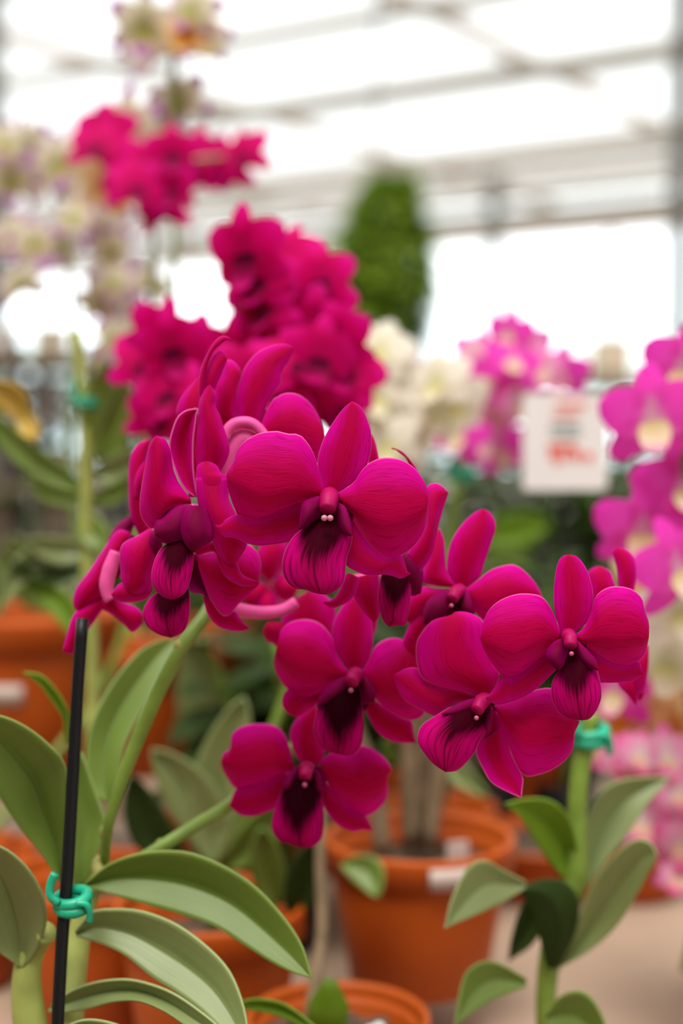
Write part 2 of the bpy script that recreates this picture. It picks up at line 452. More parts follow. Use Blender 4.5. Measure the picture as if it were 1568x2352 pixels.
# bloom seen edge on, upper left
flower('bloom seen edge-on with a tall narrow sepal', 860, 700, 0.503, [
    P('sepal', '806,420 800,330 812,240 850,150 890,92 928,72 970,93', '828,420 838,240 868,155 908,115 938,92 970,93', d0=2, d1=4, bulge=1.5),
    P('petal', '828,420 838,260 870,182 905,148 932,160 941,195', '850,420 885,330 920,250 941,195', d0=3, d1=5, bulge=1.5),
    P('sepal', '745,900 745,750 755,600 765,500 780,440', '830,900 815,750 810,600 805,500 780,440', d0=7, d1=8, bulge=-1),
    P('petal', '788,760 785,650 795,540 803,420 830,350 857,325', '905,780 945,700 955,640 930,560 906,490 878,425 886,380 870,340 857,325', d0=-1, d1=0, bulge=2.5, ruffle=.7),
], (560, 1010, .54), '1')
# arching pedicels, pink
for pts, r in (('930,600 945,560 985,522 1050,514 1100,540 1150,600', .0021), ('930,800 950,710 985,640 1020,605 1060,610 1100,640', .0045), ('985,1475 1060,1490 1140,1495 1230,1482 1300,1440', .0026)):
    q = trace('1', pts)
    dd = .51 if r < .0023 else (.514 if r > .004 else .535)
    tube('pedicel', [at(x, y, dd) for x, y in q], [r, r * .95, r * .85], M['pedicel'], hero, 12)

# lower bloom under the profile bloom
flower('bloom hanging below the profile bloom', 760, 1260, 0.507, [
    P('petal', '790,1200 900,1180 1000,1150 1055,1146 1100,1190 1116,1260 1103,1350', '800,1260 830,1350 870,1440 935,1512 1000,1450 1060,1395 1103,1350', d0=2, d1=3, bulge=4),
    P('sepal', '820,1380 880,1440 935,1500 985,1488 1012,1530 1056,1577', '825,1420 845,1500 895,1560 950,1582 1010,1588 1056,1577', d0=5, d1=7, bulge=1),
    P('side_lobe', '740,1240 770,1190 820,1240 835,1330 850,1430', '740,1300 748,1370 770,1390 815,1400 850,1430', d0=4, d1=4, bulge=-2),  # dark sheet added to stand for the shaded gap at the throat
    P('lip', '620,1370 545,1425 512,1500 538,1568 595,1605 655,1621', '745,1360 753,1440 746,1520 730,1575 700,1603 655,1621', d0=0, d1=-5, bulge=3, ruffle=.6),
    P('petal', '545,1065 490,1098 412,1140 392,1200 398,1270 405,1330 440,1390', '600,1080 590,1160 590,1230 560,1310 550,1370 500,1400 440,1390', d0=3, d1=3, bulge=4),
    P('sepal', '560,1320 450,1330 390,1350 350,1400', '560,1380 530,1420 470,1438 420,1440 370,1425 350,1400', d0=4, d1=7, bulge=2),
    P('side_lobe', '600,1110 560,1080 545,1120 560,1170 575,1200', '610,1140 605,1180 590,1200 575,1200', d0=-1, d1=-2, bulge=1),
], (540, 1290, .545), '1')
# leftmost blooms, seen from the side and blurred
flower('side-on bloom behind the profile bloom', 520, 1000, 0.535, [
    P('petal', '500,1115 452,1000 438,860 443,720 468,650 508,615 548,608', '560,1100 540,1000 510,900 520,780 530,700 548,608', d0=0, d1=2, bulge=3),
    P('petal', '470,900 468,830 490,760 530,710', '530,900 540,830 540,760 530,710', d0=-4, d1=-4, bulge=2),
    P('petal', '440,1000 390,1035 350,1085 330,1150 360,1210', '480,1010 450,1080 440,1150 410,1200 360,1210', d0=2, d1=1, bulge=3, mat='lobe'),
], (500, 1200, .56), '1')
flower('drooping leftmost bloom', 400, 1300, 0.530, [
    P('petal', '440,1080 380,1075 310,1170 230,1290 170,1370 155,1450 185,1500', '450,1110 410,1200 360,1262 340,1330 310,1400 250,1450 185,1500', d0=2, d1=4, bulge=4),
    P('sepal', '345,1390 260,1420 160,1500 125,1600 100,1692', '370,1420 330,1450 280,1505 210,1610 150,1700 100,1692', d0=3, d1=3, bulge=2),
    P('sepal', '300,1430 345,1400 400,1440 470,1465 510,1500', '300,1475 350,1500 420,1560 460,1592 510,1545', d0=0, d1=0, bulge=2),
    P('side_lobe', '440,1090 405,1200 365,1270 375,1320', '475,1100 460,1190 420,1260 375,1320', d0=0, d1=-2, bulge=2),
], (500, 1290, .56), '1')
q = trace('1', '370,1180 345,1260 325,1340 330,1400 345,1430')
tube('pedicel', [at(x, y, .524) for x, y in q], [.002, .0028, .0028, .002], M['pedicel'], hero, 12)

# bloom hidden behind the right of the main bloom
flower('bloom mostly hidden behind the main bloom', 1080, 1120, 0.503, [
    P('petal', '1150,1000 1220,880 1262,780 1262,640 1268,600 1310,583 1350,600 1386,637', '1215,1110 1290,1000 1315,900 1330,820 1360,720 1386,637', d0=0, d1=3, bulge=3),
    P('sepal', '920,480 930,400 942,300', '990,460 962,345 942,300', d0=8, d1=10, bulge=1),
    P('sepal', '1180,520 1150,440 1110,405 1085,385 1060,378', '1220,525 1190,480 1150,430 1110,395 1060,378', d0=6, d1=6, bulge=1),
    P('petal', '1060,1000 1100,960 1170,980 1225,1040 1240,1140 1225,1220', '1040,1080 1080,1110 1120,1150 1170,1230 1225,1220', d0=2, d1=2, bulge=3, mat='lobe'),
    P('lip', '1010,1090 988,1180 985,1250 995,1330 1018,1385 1048,1414', '1150,1100 1168,1180 1164,1280 1150,1350 1140,1402 1090,1405 1048,1414', d0=-1, d1=-4, bulge=4, ruffle=.6),
    P('sepal', '810,1100 785,1130 762,1200 722,1255 664,1275', '870,1130 845,1220 805,1268 720,1304 664,1275', d0=3, d1=0, bulge=1),
    P('petal', '850,1130 830,1180 850,1260 900,1330 960,1390', '980,1100 985,1180 990,1280 985,1350 960,1390', d0=6, d1=8, bulge=2),
], (800, 1330, .545), '2')

# bloom behind, right of the main bloom
flower('bloom between the main bloom and the right-hand blooms', 420, 600, 0.521, [
    P('sepal', '398,560 362,480 365,370 400,270 460,190 520,140 562,124', '465,570 540,500 572,410 602,320 630,230 620,175 592,137 562,124', d0=5, d1=6, bulge=2),
    P('petal', '455,580 530,525 600,468 680,440 740,438 800,478 860,548 895,620', '475,620 510,690 570,750 650,760 740,720 820,670 895,620', d0=2, d1=3, bulge=3),
    P('petal', '390,560 290,550 220,520 250,400 290,285 316,232', '400,550 355,470 345,380 338,290 316,232', d0=3, d1=7, bulge=2),
    P('petal', '380,570 300,570 220,560 140,610 120,700 135,750', '390,600 340,640 280,690 220,740 170,760 135,750', d0=4, d1=6, bulge=2),
    P('side_lobe', '400,570 340,580 262,625 228,690 228,765', '415,640 400,700 350,750 290,780 228,765', d0=0, d1=-4, bulge=3),
    P('side_lobe', '440,580 480,590 500,650 500,710', '420,650 430,690 460,715 500,710', d0=0, d1=-3, bulge=2),
    P('lip', '360,640 320,700 290,780 330,860', '430,650 450,720 440,800 330,860', d0=-1, d1=-5, bulge=3),
    P('sepal', '255,650 200,680 150,770 113,870 130,935', '330,760 270,780 215,850 188,962 130,935', d0=5, d1=8, bulge=2),
], (980, 1440, .56), '4', centre=((430, 575, 2), (385, 630, -6), 0.0036))

# right-hand bloom
flower('rightmost bloom facing ahead', 1050, 860, 0.484, [
    P('sepal', '1000,820 966,700 960,600 967,500 985,420 1012,387 1040,381', '1060,825 1150,750 1176,660 1175,580 1150,480 1110,412 1075,385 1040,381', d0=4, d1=5, bulge=1.5),
    P('petal', '1000,830 978,770 940,680 890,615 820,599 740,603 650,640 590,700 560,780 552,850', '990,860 930,920 885,975 800,1060 735,1093 680,1070 620,1000 572,920 552,850', d0=3, d1=1, bulge=3.5, foldR=4),
    P('petal', '1075,830 1130,790 1172,700 1200,610 1260,565 1330,558 1400,575 1450,622 1466,690 1490,760 1490,840', '1105,870 1200,950 1290,1010 1340,1021 1400,1002 1450,962 1477,905 1490,840', d0=3, d1=2, bulge=3, foldR=6),
    P('sepal', '945,920 880,960 800,1030 720,1070 665,1065 620,1140 578,1186', '975,1020 930,1065 870,1122 800,1172 720,1206 640,1221 578,1186', d0=6, d1=7, bulge=1),
    P('sepal', '1110,870 1200,930 1300,990 1380,1000 1432,978 1450,1020 1456,1052', '1180,980 1200,1085 1260,1096 1340,1093 1400,1086 1456,1052', d0=6, d1=7, bulge=1),
    P('side_lobe', '1015,845 950,878 913,940 938,990 985,1028', '1042,870 1032,940 1012,1000 985,1028', d0=1, d1=-4, bulge=3),
    P('side_lobe', '1090,860 1150,920 1192,970 1207,1025', '1078,900 1098,960 1140,1010 1207,1025', d0=1, d1=-5, bulge=2),
    P('lip', '1010,960 1000,1020 962,1070 947,1140 960,1212 1000,1272 1055,1300 1110,1305', '1120,930 1185,985 1207,1050 1221,1120 1221,1190 1192,1258 1155,1300 1110,1305', d0=0, d1=-6, bulge=4, ruffle=.7),
], (1290, 1450, .54), '4', centre=((1040, 830, 2), (1052, 895, -5), 0.0036))

flower('bloom peeping out behind the rightmost bloom', 1330, 750, 0.532, [
    P('sepal', '1325,600 1320,480 1302,400 1288,362 1315,338', '1408,600 1420,480 1408,400 1370,352 1315,338', d0=0, d1=3, bulge=1.5),
    P('petal', '1175,660 1158,550 1153,480 1190,450 1225,446', '1270,660 1302,570 1290,510 1270,470 1225,446', d0=0, d1=3, bulge=2),
    P('petal', '1420,900 1460,900 1490,890', '1410,1060 1440,1150 1470,1120 1488,1010 1490,890', d0=0, d1=2, bulge=2),
    P('sepal', '1300,1050 1330,1120 1375,1165 1418,1218', '1440,1050 1445,1100 1435,1160 1418,1218', d0=2, d1=3, bulge=1),
    P('sepal', '1405,1050 1425,1100 1435,1190 1450,1190', '1475,1040 1468,1120 1460,1170 1450,1190', d0=4, d1=4, bulge=1),
], (1400, 1440, .55), '4')

# large lower bloom on the right spray
flower('large bloom tilted downwards on the right spray', 580, 1210, 0.499, [
    P('petal', '600,1160 650,1060 630,980 590,850 560,755 500,714 440,700 400,704', '590,1190 480,1150 390,1130 300,1108 215,1062 188,960 190,870 230,800 280,750 340,732 375,730 400,704', d0=3, d1=2, bulge=4, ruffle=.7),
    P('petal', '620,1230 680,1212 760,1190 830,1150 900,1130 960,1140 1050,1240 1100,1320', '640,1250 690,1390 740,1530 795,1621 880,1612 960,1580 1040,1512 1070,1440 1070,1392 1100,1320', d0=2, d1=2, bulge=3.5, ruffle=.8),
    P('sepal', '600,1160 650,1120 690,1060 740,1000 780,960', '620,1200 700,1180 760,1120 790,1040 780,960', d0=6, d1=7, bulge=2),
    P('sepal', '520,1170 400,1120 300,1090 210,1055 190,1017 130,1020 60,1058', '510,1200 420,1205 360,1240 300,1286 220,1250 130,1200 82,1130 60,1058', d0=6, d1=8, bulge=2),
    P('sepal', '600,1250 560,1350 522,1480 560,1580 610,1660 700,1712 776,1744', '640,1260 690,1380 722,1500 765,1590 786,1640 780,1700 776,1744', d0=4, d1=2, bulge=-1.5),
    P('side_lobe', '560,1190 500,1190 440,1210 380,1240 330,1275', '600,1240 560,1260 480,1270 400,1290 330,1275', d0=2, d1=-3, bulge=2),
    P('side_lobe', '600,1220 618,1250 610,1320 590,1390', '570,1240 570,1290 575,1350 590,1390', d0=1, d1=-4, bulge=1),
    P('lip', '520,1225 400,1230 290,1290 215,1342 194,1420 232,1492 285,1553 350,1597', '600,1235 592,1330 540,1420 512,1490 460,1550 410,1590 350,1597', d0=1, d1=-6, bulge=4, ruffle=.9),
], (1100, 1480, .55), '4', centre=((570, 1190, 2), (525, 1255, -6), 0.0038))

# left bloom of the right spray
M['lip_d'] = lip_mat('dark throated lip', (0.40, 0.001, 0.08), (0.56, 0.001, 0.17), (0.8, 0.12, 0.35), (0.022, 0.0, 0.004), 0.55, 0.82)
flower('bloom below the main bloom, facing ahead', 1000, 720, 0.527, [
    P('sepal', '990,680 900,570 858,450 864,330 920,225 985,152 1040,130', '1050,680 1112,570 1132,450 1127,350 1112,230 1086,158 1040,130', d0=5, d1=6, bulge=2),
    P('petal', '965,680 885,560 850,440 780,350 690,313 580,325 505,380 490,430 478,520', '960,710 860,775 740,830 640,850 545,790 490,720 460,650 455,590 478,520', d0=3, d1=2, bulge=4, foldR=5),
    P('petal', '1060,680 1110,590 1150,500 1220,450 1300,440 1370,470 1432,525', '1080,720 1150,850 1250,940 1390,1008 1490,960 1490,800 1470,650 1432,525', d0=3, d1=3, bulge=4),
    P('sepal', '900,740 760,820 640,845 550,795 508,870 525,935 602,988', '850,830 790,870 740,900 680,945 602,988', d0=7, d1=9, bulge=2),
    P('sepal', '1080,790 1150,870 1250,940 1390,1005 1412,1090 1427,1162', '1065,900 1110,990 1160,1080 1240,1142 1330,1162 1427,1162', d0=7, d1=8, bulge=1),
    P('side_lobe', '990,700 900,720 800,795 760,870 755,920', '1010,760 950,830 870,880 755,920', d0=1, d1=-4, bulge=3),
    P('side_lobe', '1055,690 1110,720 1150,800 1140,880', '1045,760 1060,830 1080,890 1140,880', d0=2, d1=-2, bulge=2),
    P('lip', '920,760 830,810 765,890 740,980 725,1080 760,1172 830,1222 900,1235', '1035,760 1055,880 1065,980 1062,1080 1050,1180 980,1250 900,1235', d0=-1, d1=-7, bulge=4, ruffle=.6, mat='lip_d'),
], (790, 1600, .57), '3', centre=((1015, 690, 2), (985, 750, -6), 0.0042))
# bloom turned away behind it
flower('bloom turned away behind the one below the main bloom', 850, 400, 0.548, [
    P('petal', '860,430 872,300 868,210 780,130 690,113', '860,460 700,430 560,420 492,390 520,280 590,180 690,113', d0=0, d1=2, bulge=3),
    P('petal', '960,420 1000,330 1040,260 1080,200', '1140,420 1160,330 1130,250 1080,200', d0=0, d1=2, bulge=3),
], (820, 1560, .575), '3')
bx = trace('3', '540,400 485,400 430,415 392,440')
tube('flower_bud', [at(x, y, .546) for x, y in bx], [.002, .0042, .0052, .002], M['petal'], hero, 12)

# lowest bloom
flower('lowest bloom of the right spray', 670, 1380, 0.545, [
    P('sepal', '650,1320 590,1225 563,1120 580,1040 640,970 720,905', '740,1330 790,1260 800,1150 800,1050 780,960 720,905', d0=6, d1=7, bulge=2),
    P('petal', '580,1330 565,1230 520,1110 460,1050 360,1033 250,1045 172,1090 152,1150 155,1205 100,1240 86,1300', '570,1360 480,1390 370,1440 290,1475 195,1485 135,1415 95,1345 86,1300', d0=3, d1=2, bulge=4, foldR=4, ruffle=.6),
    P('petal', '770,1300 850,1232 950,1242 1020,1210 1062,1183 1150,1220 1230,1290 1262,1355', '785,1370 850,1500 950,1600 1062,1668 1150,1640 1220,1560 1237,1470 1230,1412 1262,1355', d0=3, d1=2, bulge=4, foldR=4, ruffle=.6),
    P('sepal', '580,1370 480,1390 370,1440 200,1480 160,1550 142,1600', '510,1490 472,1600 400,1642 300,1671 215,1660 142,1600', d0=7, d1=8, bulge=1.5),
    P('sepal', '790,1420 850,1500 950,1600 1075,1670 1110,1720 1132,1768', '772,1560 820,1650 890,1730 990,1776 1060,1766 1132,1768', d0=7, d1=8, bulge=1.5),
    P('side_lobe', '650,1340 580,1350 530,1420 510,1480', '640,1400 600,1450 560,1500 510,1480', d0=1, d1=-4, bulge=2),
    P('side_lobe', '720,1340 770,1380 785,1450 780,1520', '700,1400 720,1450 740,1500 780,1520', d0=1, d1=-4, bulge=2),
    P('lip', '600,1360 530,1450 480,1560 441,1680 440,1770 488,1842 560,1862 640,1887', '735,1360 770,1450 786,1600 790,1720 772,1830 710,1883 640,1887', d0=-1, d1=-7, bulge=4, ruffle=.7, mat='lip_d'),
], (640, 1790, .575), '3', centre=((680, 1335, 2), (665, 1405, -6), 0.0040))

# bloom further back between the sprays
flower('blurred bloom further back between the two sprays', 1150, 1320, 0.61, [
    P('petal', '1150,1330 1080,1250 1090,1150 1140,1090 1200,1080', '1170,1330 1230,1260 1260,1180 1240,1120 1200,1080', d0=0, d1=2, bulge=5),
    P('petal', '1140,1350 1090,1330 1030,1330 1010,1390 1040,1450', '1160,1370 1150,1430 1110,1470 1040,1450', d0=2, d1=0, bulge=4),
    P('petal', '1180,1340 1220,1290 1280,1300 1320,1360', '1180,1370 1220,1430 1280,1430 1320,1360', d0=2, d1=0, bulge=4),
    P('sepal', '1140,1370 1100,1430 1110,1490 1150,1520', '1170,1370 1200,1430 1190,1490 1150,1520', d0=1, d1=-3, bulge=3),
], (700, 1500, .63), '1')

# stems, cane
S1 = trace('6', '480,1230 482,1120 490,1030 505,960 570,760 640,580 740,350 830,180 940,30 1010,-90')
tube('flower_stem', [at(x, y, d) for (x, y), d in zip(S1, (.555, .55, .545, .543, .54, .538, .535, .535, .54, .55))]
     + [at(590, 1240, .555), at(610, 1080, .553), at(625, 990, .55)], [.0019, .0021, .0026, .0028, .0027, .0024, .0016, .0012], M['stem'], hero, 12)
S2 = trace('6', '485,1220 600,1175 740,1090 900,990 1060,890 1180,760')
tube('flower_stem', [at(x, y, d) for (x, y), d in zip(S2, (.552, .55, .55, .556, .565, .58))]
     + [at(720, 1680, .585), at(800, 1590, .583), at(980, 1460, .575), at(1250, 1440, .56), at(1400, 1430, .56)], [.0026, .0026, .0026, .0022, .0018, .0014, .0012], M['stem'], hero, 12)
for (x, y), d, r in ((trace('6', '488,1022')[0], .546, .0027), (trace('6', '740,1090')[0], .556, .0027), (trace('6', '828,178')[0], .535, .0028)):
    m = MB(); m.ball(at(x, y, d), (r, r, r * 1.25), 12, 8); m.build('stem_node', M['node'], hero)
tube('cane', [at(246, 1985, .555), at(222, 2030, .552), at(196, 2085, .548), at(178, 2170, .545), at(160, 2300, .538), at(150, 2480, .53), at(150, 2590, .52)], [.0022, .0038, .0048, .0055, .006, .0065, .006], M['cane'], hero, 14)
tube('sheath', [at(252, 2005, .547), at(232, 2010, .547), at(222, 1985, .549), at(228, 1965, .55)], [.0012, .0028, .0022, .001], M['node'], hero, 10)
tube('cane', [at(108, 2140, .53), at(80, 2170, .535), at(62, 2230, .535), at(66, 2330, .535), at(100, 2520, .53), at(140, 2590, .52)], [.0042, .005, .006, .0068, .007, .006], M['cane'], hero, 14)

# leaves of the hero plant (left and right edges, base to tip)
def leaf(name_mat, crop, L, Rr, d, parent=None, label=None, **kw):
    o = sheet('leaf', trace(crop, L), trace(crop, Rr), d, M[name_mat], parent or hero, thick=0.0009, nu=28, nv=14, **kw)
    if label: o['label'] = label
    return o
leaf('leaf', '6', '385,1262 500,1170 640,1120 780,1108 900,1125 1050,1190 1180,1280 1300,1410 1385,1540 1432,1692', '392,1270 520,1312 700,1362 870,1412 1000,1462 1120,1540 1250,1622 1350,1670 1432,1692', .535, d0=8, d1=-18, vee=7)
leaf('leaf_grey', '6', '345,1482 420,1390 520,1375 650,1385 800,1440 930,1530 1040,1640 1100,1760 1135,1900 1140,2050', '350,1498 480,1542 580,1592 700,1690 800,1752 900,1822 1000,1910 1140,2050', .518, d0=14, d1=-24, vee=6)
leaf('leaf_grey', '6', '240,1810 320,1755 400,1722 490,1703 600,1700 720,1730 810,1770 900,1830 1000,1910 1090,2000', '220,1850 300,1852 400,1835 520,1802 640,1800 760,1850 900,1940 1090,2000', .508, d0=20, d1=-16, vee=5)
leaf('leaf_grey', '6', '290,1920 380,1885 480,1890 600,1930 700,1990', '290,1950 400,1990 550,2040 700,1990', .50, d0=10, d1=-8, vee=3)
leaf('leaf', '6', '275,1250 190,1120 90,1000 -20,830 -110,650 -170,470', '292,1250 318,1100 312,900 300,720 225,622 120,540 0,488 -170,470', .548, d0=-8, d1=-34, vee=9)
leaf('leaf_grey', '6', '92,1642 35,1600 -10,1565 -70,1450 -110,1250 -130,1050', '104,1645 175,1550 212,1440 202,1330 150,1220 80,1140 0,1088 -130,1050', .525, d0=5, d1=-20, vee=7)
leaf('leaf', '6', '345,1290 310,1100 325,900 345,760 372,650', '400,1250 450,1110 482,980 442,850 402,730 372,650', .562, d0=-6, d1=8, vee=5)
leaf('leaf_lime', '6', '322,610 314,480 262,380 190,305 105,288', '300,610 292,500 240,420 180,342 105,288', .60, d0=0, d1=-10, vee=3)
leaf('leaf', '6', '500,890 415,820 398,650 430,500 520,330 640,190 740,140 812,130', '525,890 545,750 575,620 645,480 725,350 792,220 812,130', .605, d0=-20, d1=10, vee=6)
leaf('leaf_lime', '6', '1090,1830 1120,1798 1210,1790 1330,1825 1500,1960', '1090,1840 1150,1840 1260,1860 1380,1910 1500,1960', .57, d0=0, d1=-12, vee=3)

def pot(parent, c, r, h, mat='pot', soil=True, lab=None, rim=True, seg=64):
    """Flower pot: tapered wall, thick rolled rim, potting mix; c is the centre of its foot."""
    c = Vector(c); m = MB(); rb = r * 0.72
    rr = r * 0.93
    m.lathe(c, [(0.0001, 0.001), (rb - .003, 0.0), (rb, .003), (rb + (rr - rb) * .5, h * .45), (rr, h * 0.84), (rr - .002, h * .9), (rr - .004, h * .84), (rb - .002, .006), (.0001, .005)], seg)
    po = m.build('pot', M[mat], parent)
    if rim:
        m = MB()
        m.lathe(c, [(rr + .0003, h * .80), (rr + .003, h * .81), (r * .985, h * .92), (r, h * .955), (r * .995, h * .985), (r * .97, h), (r * .93, h * .99), (r * .9, h * .96), (rr * .96, h * .86), (rr + .0003, h * .80)], seg)
        m.build('rim', M[mat], po)
    if soil:
        m = MB(); g = []
        m.lathe(c + Vector((0, 0, h * .74)), [(rr * .93, 0), (rr * .7, .002), (rr * .35, .004), (.0005, .003)], 40)
        rd = random.Random(int(c.x * 1000) + 5)
        for k in range(60):
            a = rd.random() * 6.28; q = rr * .85 * math.sqrt(rd.random())
            s = rd.uniform(.002, .006)
            m.box(c + Vector((q * math.cos(a), q * math.sin(a), h * .75 + s * .3)), (s * 2, s * 1.2, s), rd.random() * 3)
        m.build('potting_mix', M['mix'], parent, smooth=False)
    if lab:
        a0, a1, z0, z1 = lab
        g = []
        for i in range(2):
            z = z0 + (z1 - z0) * i; row = []
            q = (rb + (rr - rb) * (z / (h * .84)) if z < h * .8 else r) + .0009
            for j in range(9):
                a = a0 + (a1 - a0) * j / 8
                row.append(c + Vector((q * math.cos(a), q * math.sin(a), z)))
            g.append(row)
        m = MB(); m.grid(g); m.build('label_sticker', M['sticker'], po, .0006)
    return po
pot(hero, POT_BASE, 0.058, 0.088)

# ------------------------------------------------------------------ stake and ties
stk = [at(x, y, d) for x, y, d in ((190, 1420, .526), (180, 1560, .524), (172, 1700, .522), (155, 2000, .517), (140, 2200, .513), (130, 2400, .509))]
bot = stk[-1] + (stk[-1] - stk[-2]) * 1.0
bot = stk[-2] + (stk[-1] - stk[-2]) * ((stk[-2].z - 1.0) / (stk[-2].z - stk[-1].z))
st = thing('plant_stake', bot, 'thin black stake rising at the lower left beside the green leaves', 'plant stake')
tube('rod', [bot] + stk[::-1][1:], .0023, M['stake'], st, 14)
def tie(loc_px, d, label, big=1.0, around=0.0042):
    c = at(loc_px[0], loc_px[1], d)
    t = thing('plant_tie', c, label, 'plant tie', None)
    m = MB()
    for k in range(2):
        pts = []
        for i in range(13):
            a = 2 * PI * i / 12
            pts.append(c + Vector((math.cos(a) * around * (1.25 + .1 * k) + .0012 * big, math.sin(a) * around, (k - .5) * .0034 * big + .0016 * math.sin(a + k * .5))))
        m.tube(pts, .0027 * big, 8)
    m.build('coil', M['tie'], t)
    m = MB()
    m.tube([c + Vector((-.004, -.006, .001)) * big, c + Vector((-.0075, -.0065, .005)) * big, c + Vector((-.0072, -.006, .010)) * big, c + Vector((-.0052, -.006, .0145)) * big], .0019 * big, 8)
    m.tube([c + Vector((.004, -.006, .001)) * big, c + Vector((.0082, -.006, .0005)) * big, c + Vector((.0098, -.005, -.0035)) * big, c + Vector((.0095, -.004, -.008)) * big], .0016 * big, 8)
    m.build('loose_ends', M['tie'], t)
    return t
tie((160, 2070), .5165, 'green tie wrapped round the black stake at the lower left', .8, .0040)

# ------------------------------------------------------------------ bench and pots
bench = thing('plant_bench', (0, .7, .9), 'tan topped plant bench carrying the terracotta coloured pots', 'bench')
m = MB(); m.box((0, .68, .905), (2.4, 1.16, .03)); m.build('bench_top', M['bench'], bench, smooth=False)
for x in (-1.1, 1.1):
    for y in (.16, 1.2):
        m = MB(); m.box((x, y, .445), (.06, .06, .89)); m.build('leg', M['wood'], bench, smooth=False)

def px_leaf(mb, p0, p1, w, d0, d1, bend=0.0, vee=4.0, n=16):
    """Strap leaf from px p0 to p1, width w px, bowed by bend px; into a mesh builder."""
    a = Vector(p0); b = Vector(p1); t = (b - a); nrm = Vector((-t.y, t.x)).normalized()
    g = []
    for i in range(n + 1):
        u = i / n; c = a + t * u + nrm * (bend * 4 * u * (1 - u))
        hw = w / 2 * math.sin(PI * (0.06 + 0.94 * u)) ** .7 * (1 if u < .99 else .1)
        row = []
        for j in range(9):
            v = j / 8; q = c + nrm * ((v * 2 - 1) * hw)
            row.append(at(q.x, q.y, d0 + (d1 - d0) * u + vee / 1000 * (1 - abs(2 * v - 1))))
        g.append(row)
    mb.grid(g)

def add_leaf(parent, mat, *a, **k):
    m = MB(); px_leaf(m, *a, **k); return m.build('leaf', M[mat], parent, .0008)

def potted(name, px, py, d, r, h, label, cat, lab=None, mat='pot', soil=True):
    """Pot whose rim is centred at px,py at distance d; returns the thing and the rim point."""
    rimc = at(px, py, d); base = rimc - Vector((0, 0, h))
    t = thing(name, base, label, cat)
    pot(t, base, r, h, mat, soil, lab)
    return t, rimc

# centre pot with old brown canes
t, rc = potted('potted_orchid', 962, 1915, .80, .0535, .083, 'large terracotta coloured pot in the middle holding bare brown canes', 'orchid', (-1.52, -1.05, .068, .079))
for pts, r in (([(-.004, .01, -.01), (-.006, .008, .05), (-.012, .01, .10)], .005), ([(.006, .004, -.01), (.012, .006, .05), (.006, .01, .11), (.01, .01, .16)], .0042), ([(-.02, 0, -.01), (-.026, .004, .03), (-.036, .006, .06)], .005), ([(.0, .012, -.01), (.004, .014, .06), (-.004, .016, .13)], .0035)):
    tube('cane', [rc + Vector(p) for p in pts], [r, r * 1.1, r * .7], plain('old cane', (.22, .155, .09), .8, .2, .3, 90) if 'old' not in M else M['old'], t, 10)
    M.setdefault('old', bpy.data.materials['old cane'])
m = MB(); m.box(rc + Vector((.02, -.018, -.004)), (.012, .002, .009), .3); m.build('plant_tag', M['sticker'], t, smooth=False)
for p0, p1, w, bend, mt in (((930, 1760), (880, 1700), 60, 10, 'leaf'), ((985, 1660), (1120, 1830), 55, 20, 'leaf_grey'), ((940, 1700), (860, 1560), 60, -10, 'leaf')):
    add_leaf(t, mt, p0, p1, w, .81, .80, bend)

# front pot
t, rc = potted('potted_orchid', 775, 2330, .655, .0425, .058, 'terracotta coloured pot at the bottom edge with a fat green shoot', 'orchid', None)
m = MB(); m.tube([at(745, 2420, .64), at(752, 2340, .635), at(756, 2275, .63), at(760, 2250, .63)], [.006, .0095, .009, .003], 14); m.build('shoot', M['leaf_lime'], t)
tube('cane', [rc + Vector((-.014, .01, -.012)), at(738, 2150, .69), at(735, 1960, .70), at(745, 1800, .71)], [.003, .003, .002], M['old'], t, 8)
m = MB()
for k in range(7):
    m.ball(rc + Vector((.012 + R.uniform(-.012, .012), R.uniform(-.02, 0), -.006)), .0035, 8, 6)
m.build('perlite', M['label'], t)
# more pots on the bench, left and behind
def simple_pot(px, py, d, r, h, label, leaves=(), canes=(), lab=None, sup=.9205):
    base = Vector((at(px, 0, d).x, at(0, 1500, d).y, sup)); rc = base + Vector((0, 0, h))
    t = thing('potted_orchid', base, label, 'orchid'); pot(t, base, r, h, 'pot', True, lab)
    for mt, p0, p1, w, b in leaves: add_leaf(t, mt, p0, p1, w, d, d - .01, b)
    for pts, r2, mt in canes:
        tube('cane', [rc + Vector((0, 0, -.012))] + [at(x, y, d) for x, y in pts], [r2, r2, r2 * .8], M[mt], t, 8)
    return t
def rim_h(py, d): return at(0, py, d).z - .9205
simple_pot(560, 2010, .97, .055, .085, 'terracotta coloured pot behind the green stem of the lowest bloom',
           [('leaf', (590, 1900), (560, 1560), 130, 16), ('leaf_grey', (600, 1900), (700, 1600), 110, -10), ('leaf_dark', (560, 1900), (480, 1620), 140, 10), ('leaf_grey', (540, 1850), (430, 1460), 120, -12), ('leaf', (600, 1800), (640, 1440), 130, 12), ('leaf_lime', (620, 1800), (690, 1640), 70, 8)],
           [(((590, 1880), (540, 1760), (470, 1600)), .004, 'old')])
simple_pot(1250, 1990, 1.03, .055, .042, 'shallow terracotta coloured pot behind the upright leafy shoot on the right', [])
simple_pot(1450, 2010, 1.03, .045, .036, 'shallow terracotta coloured pot behind the right-hand leaves', [])
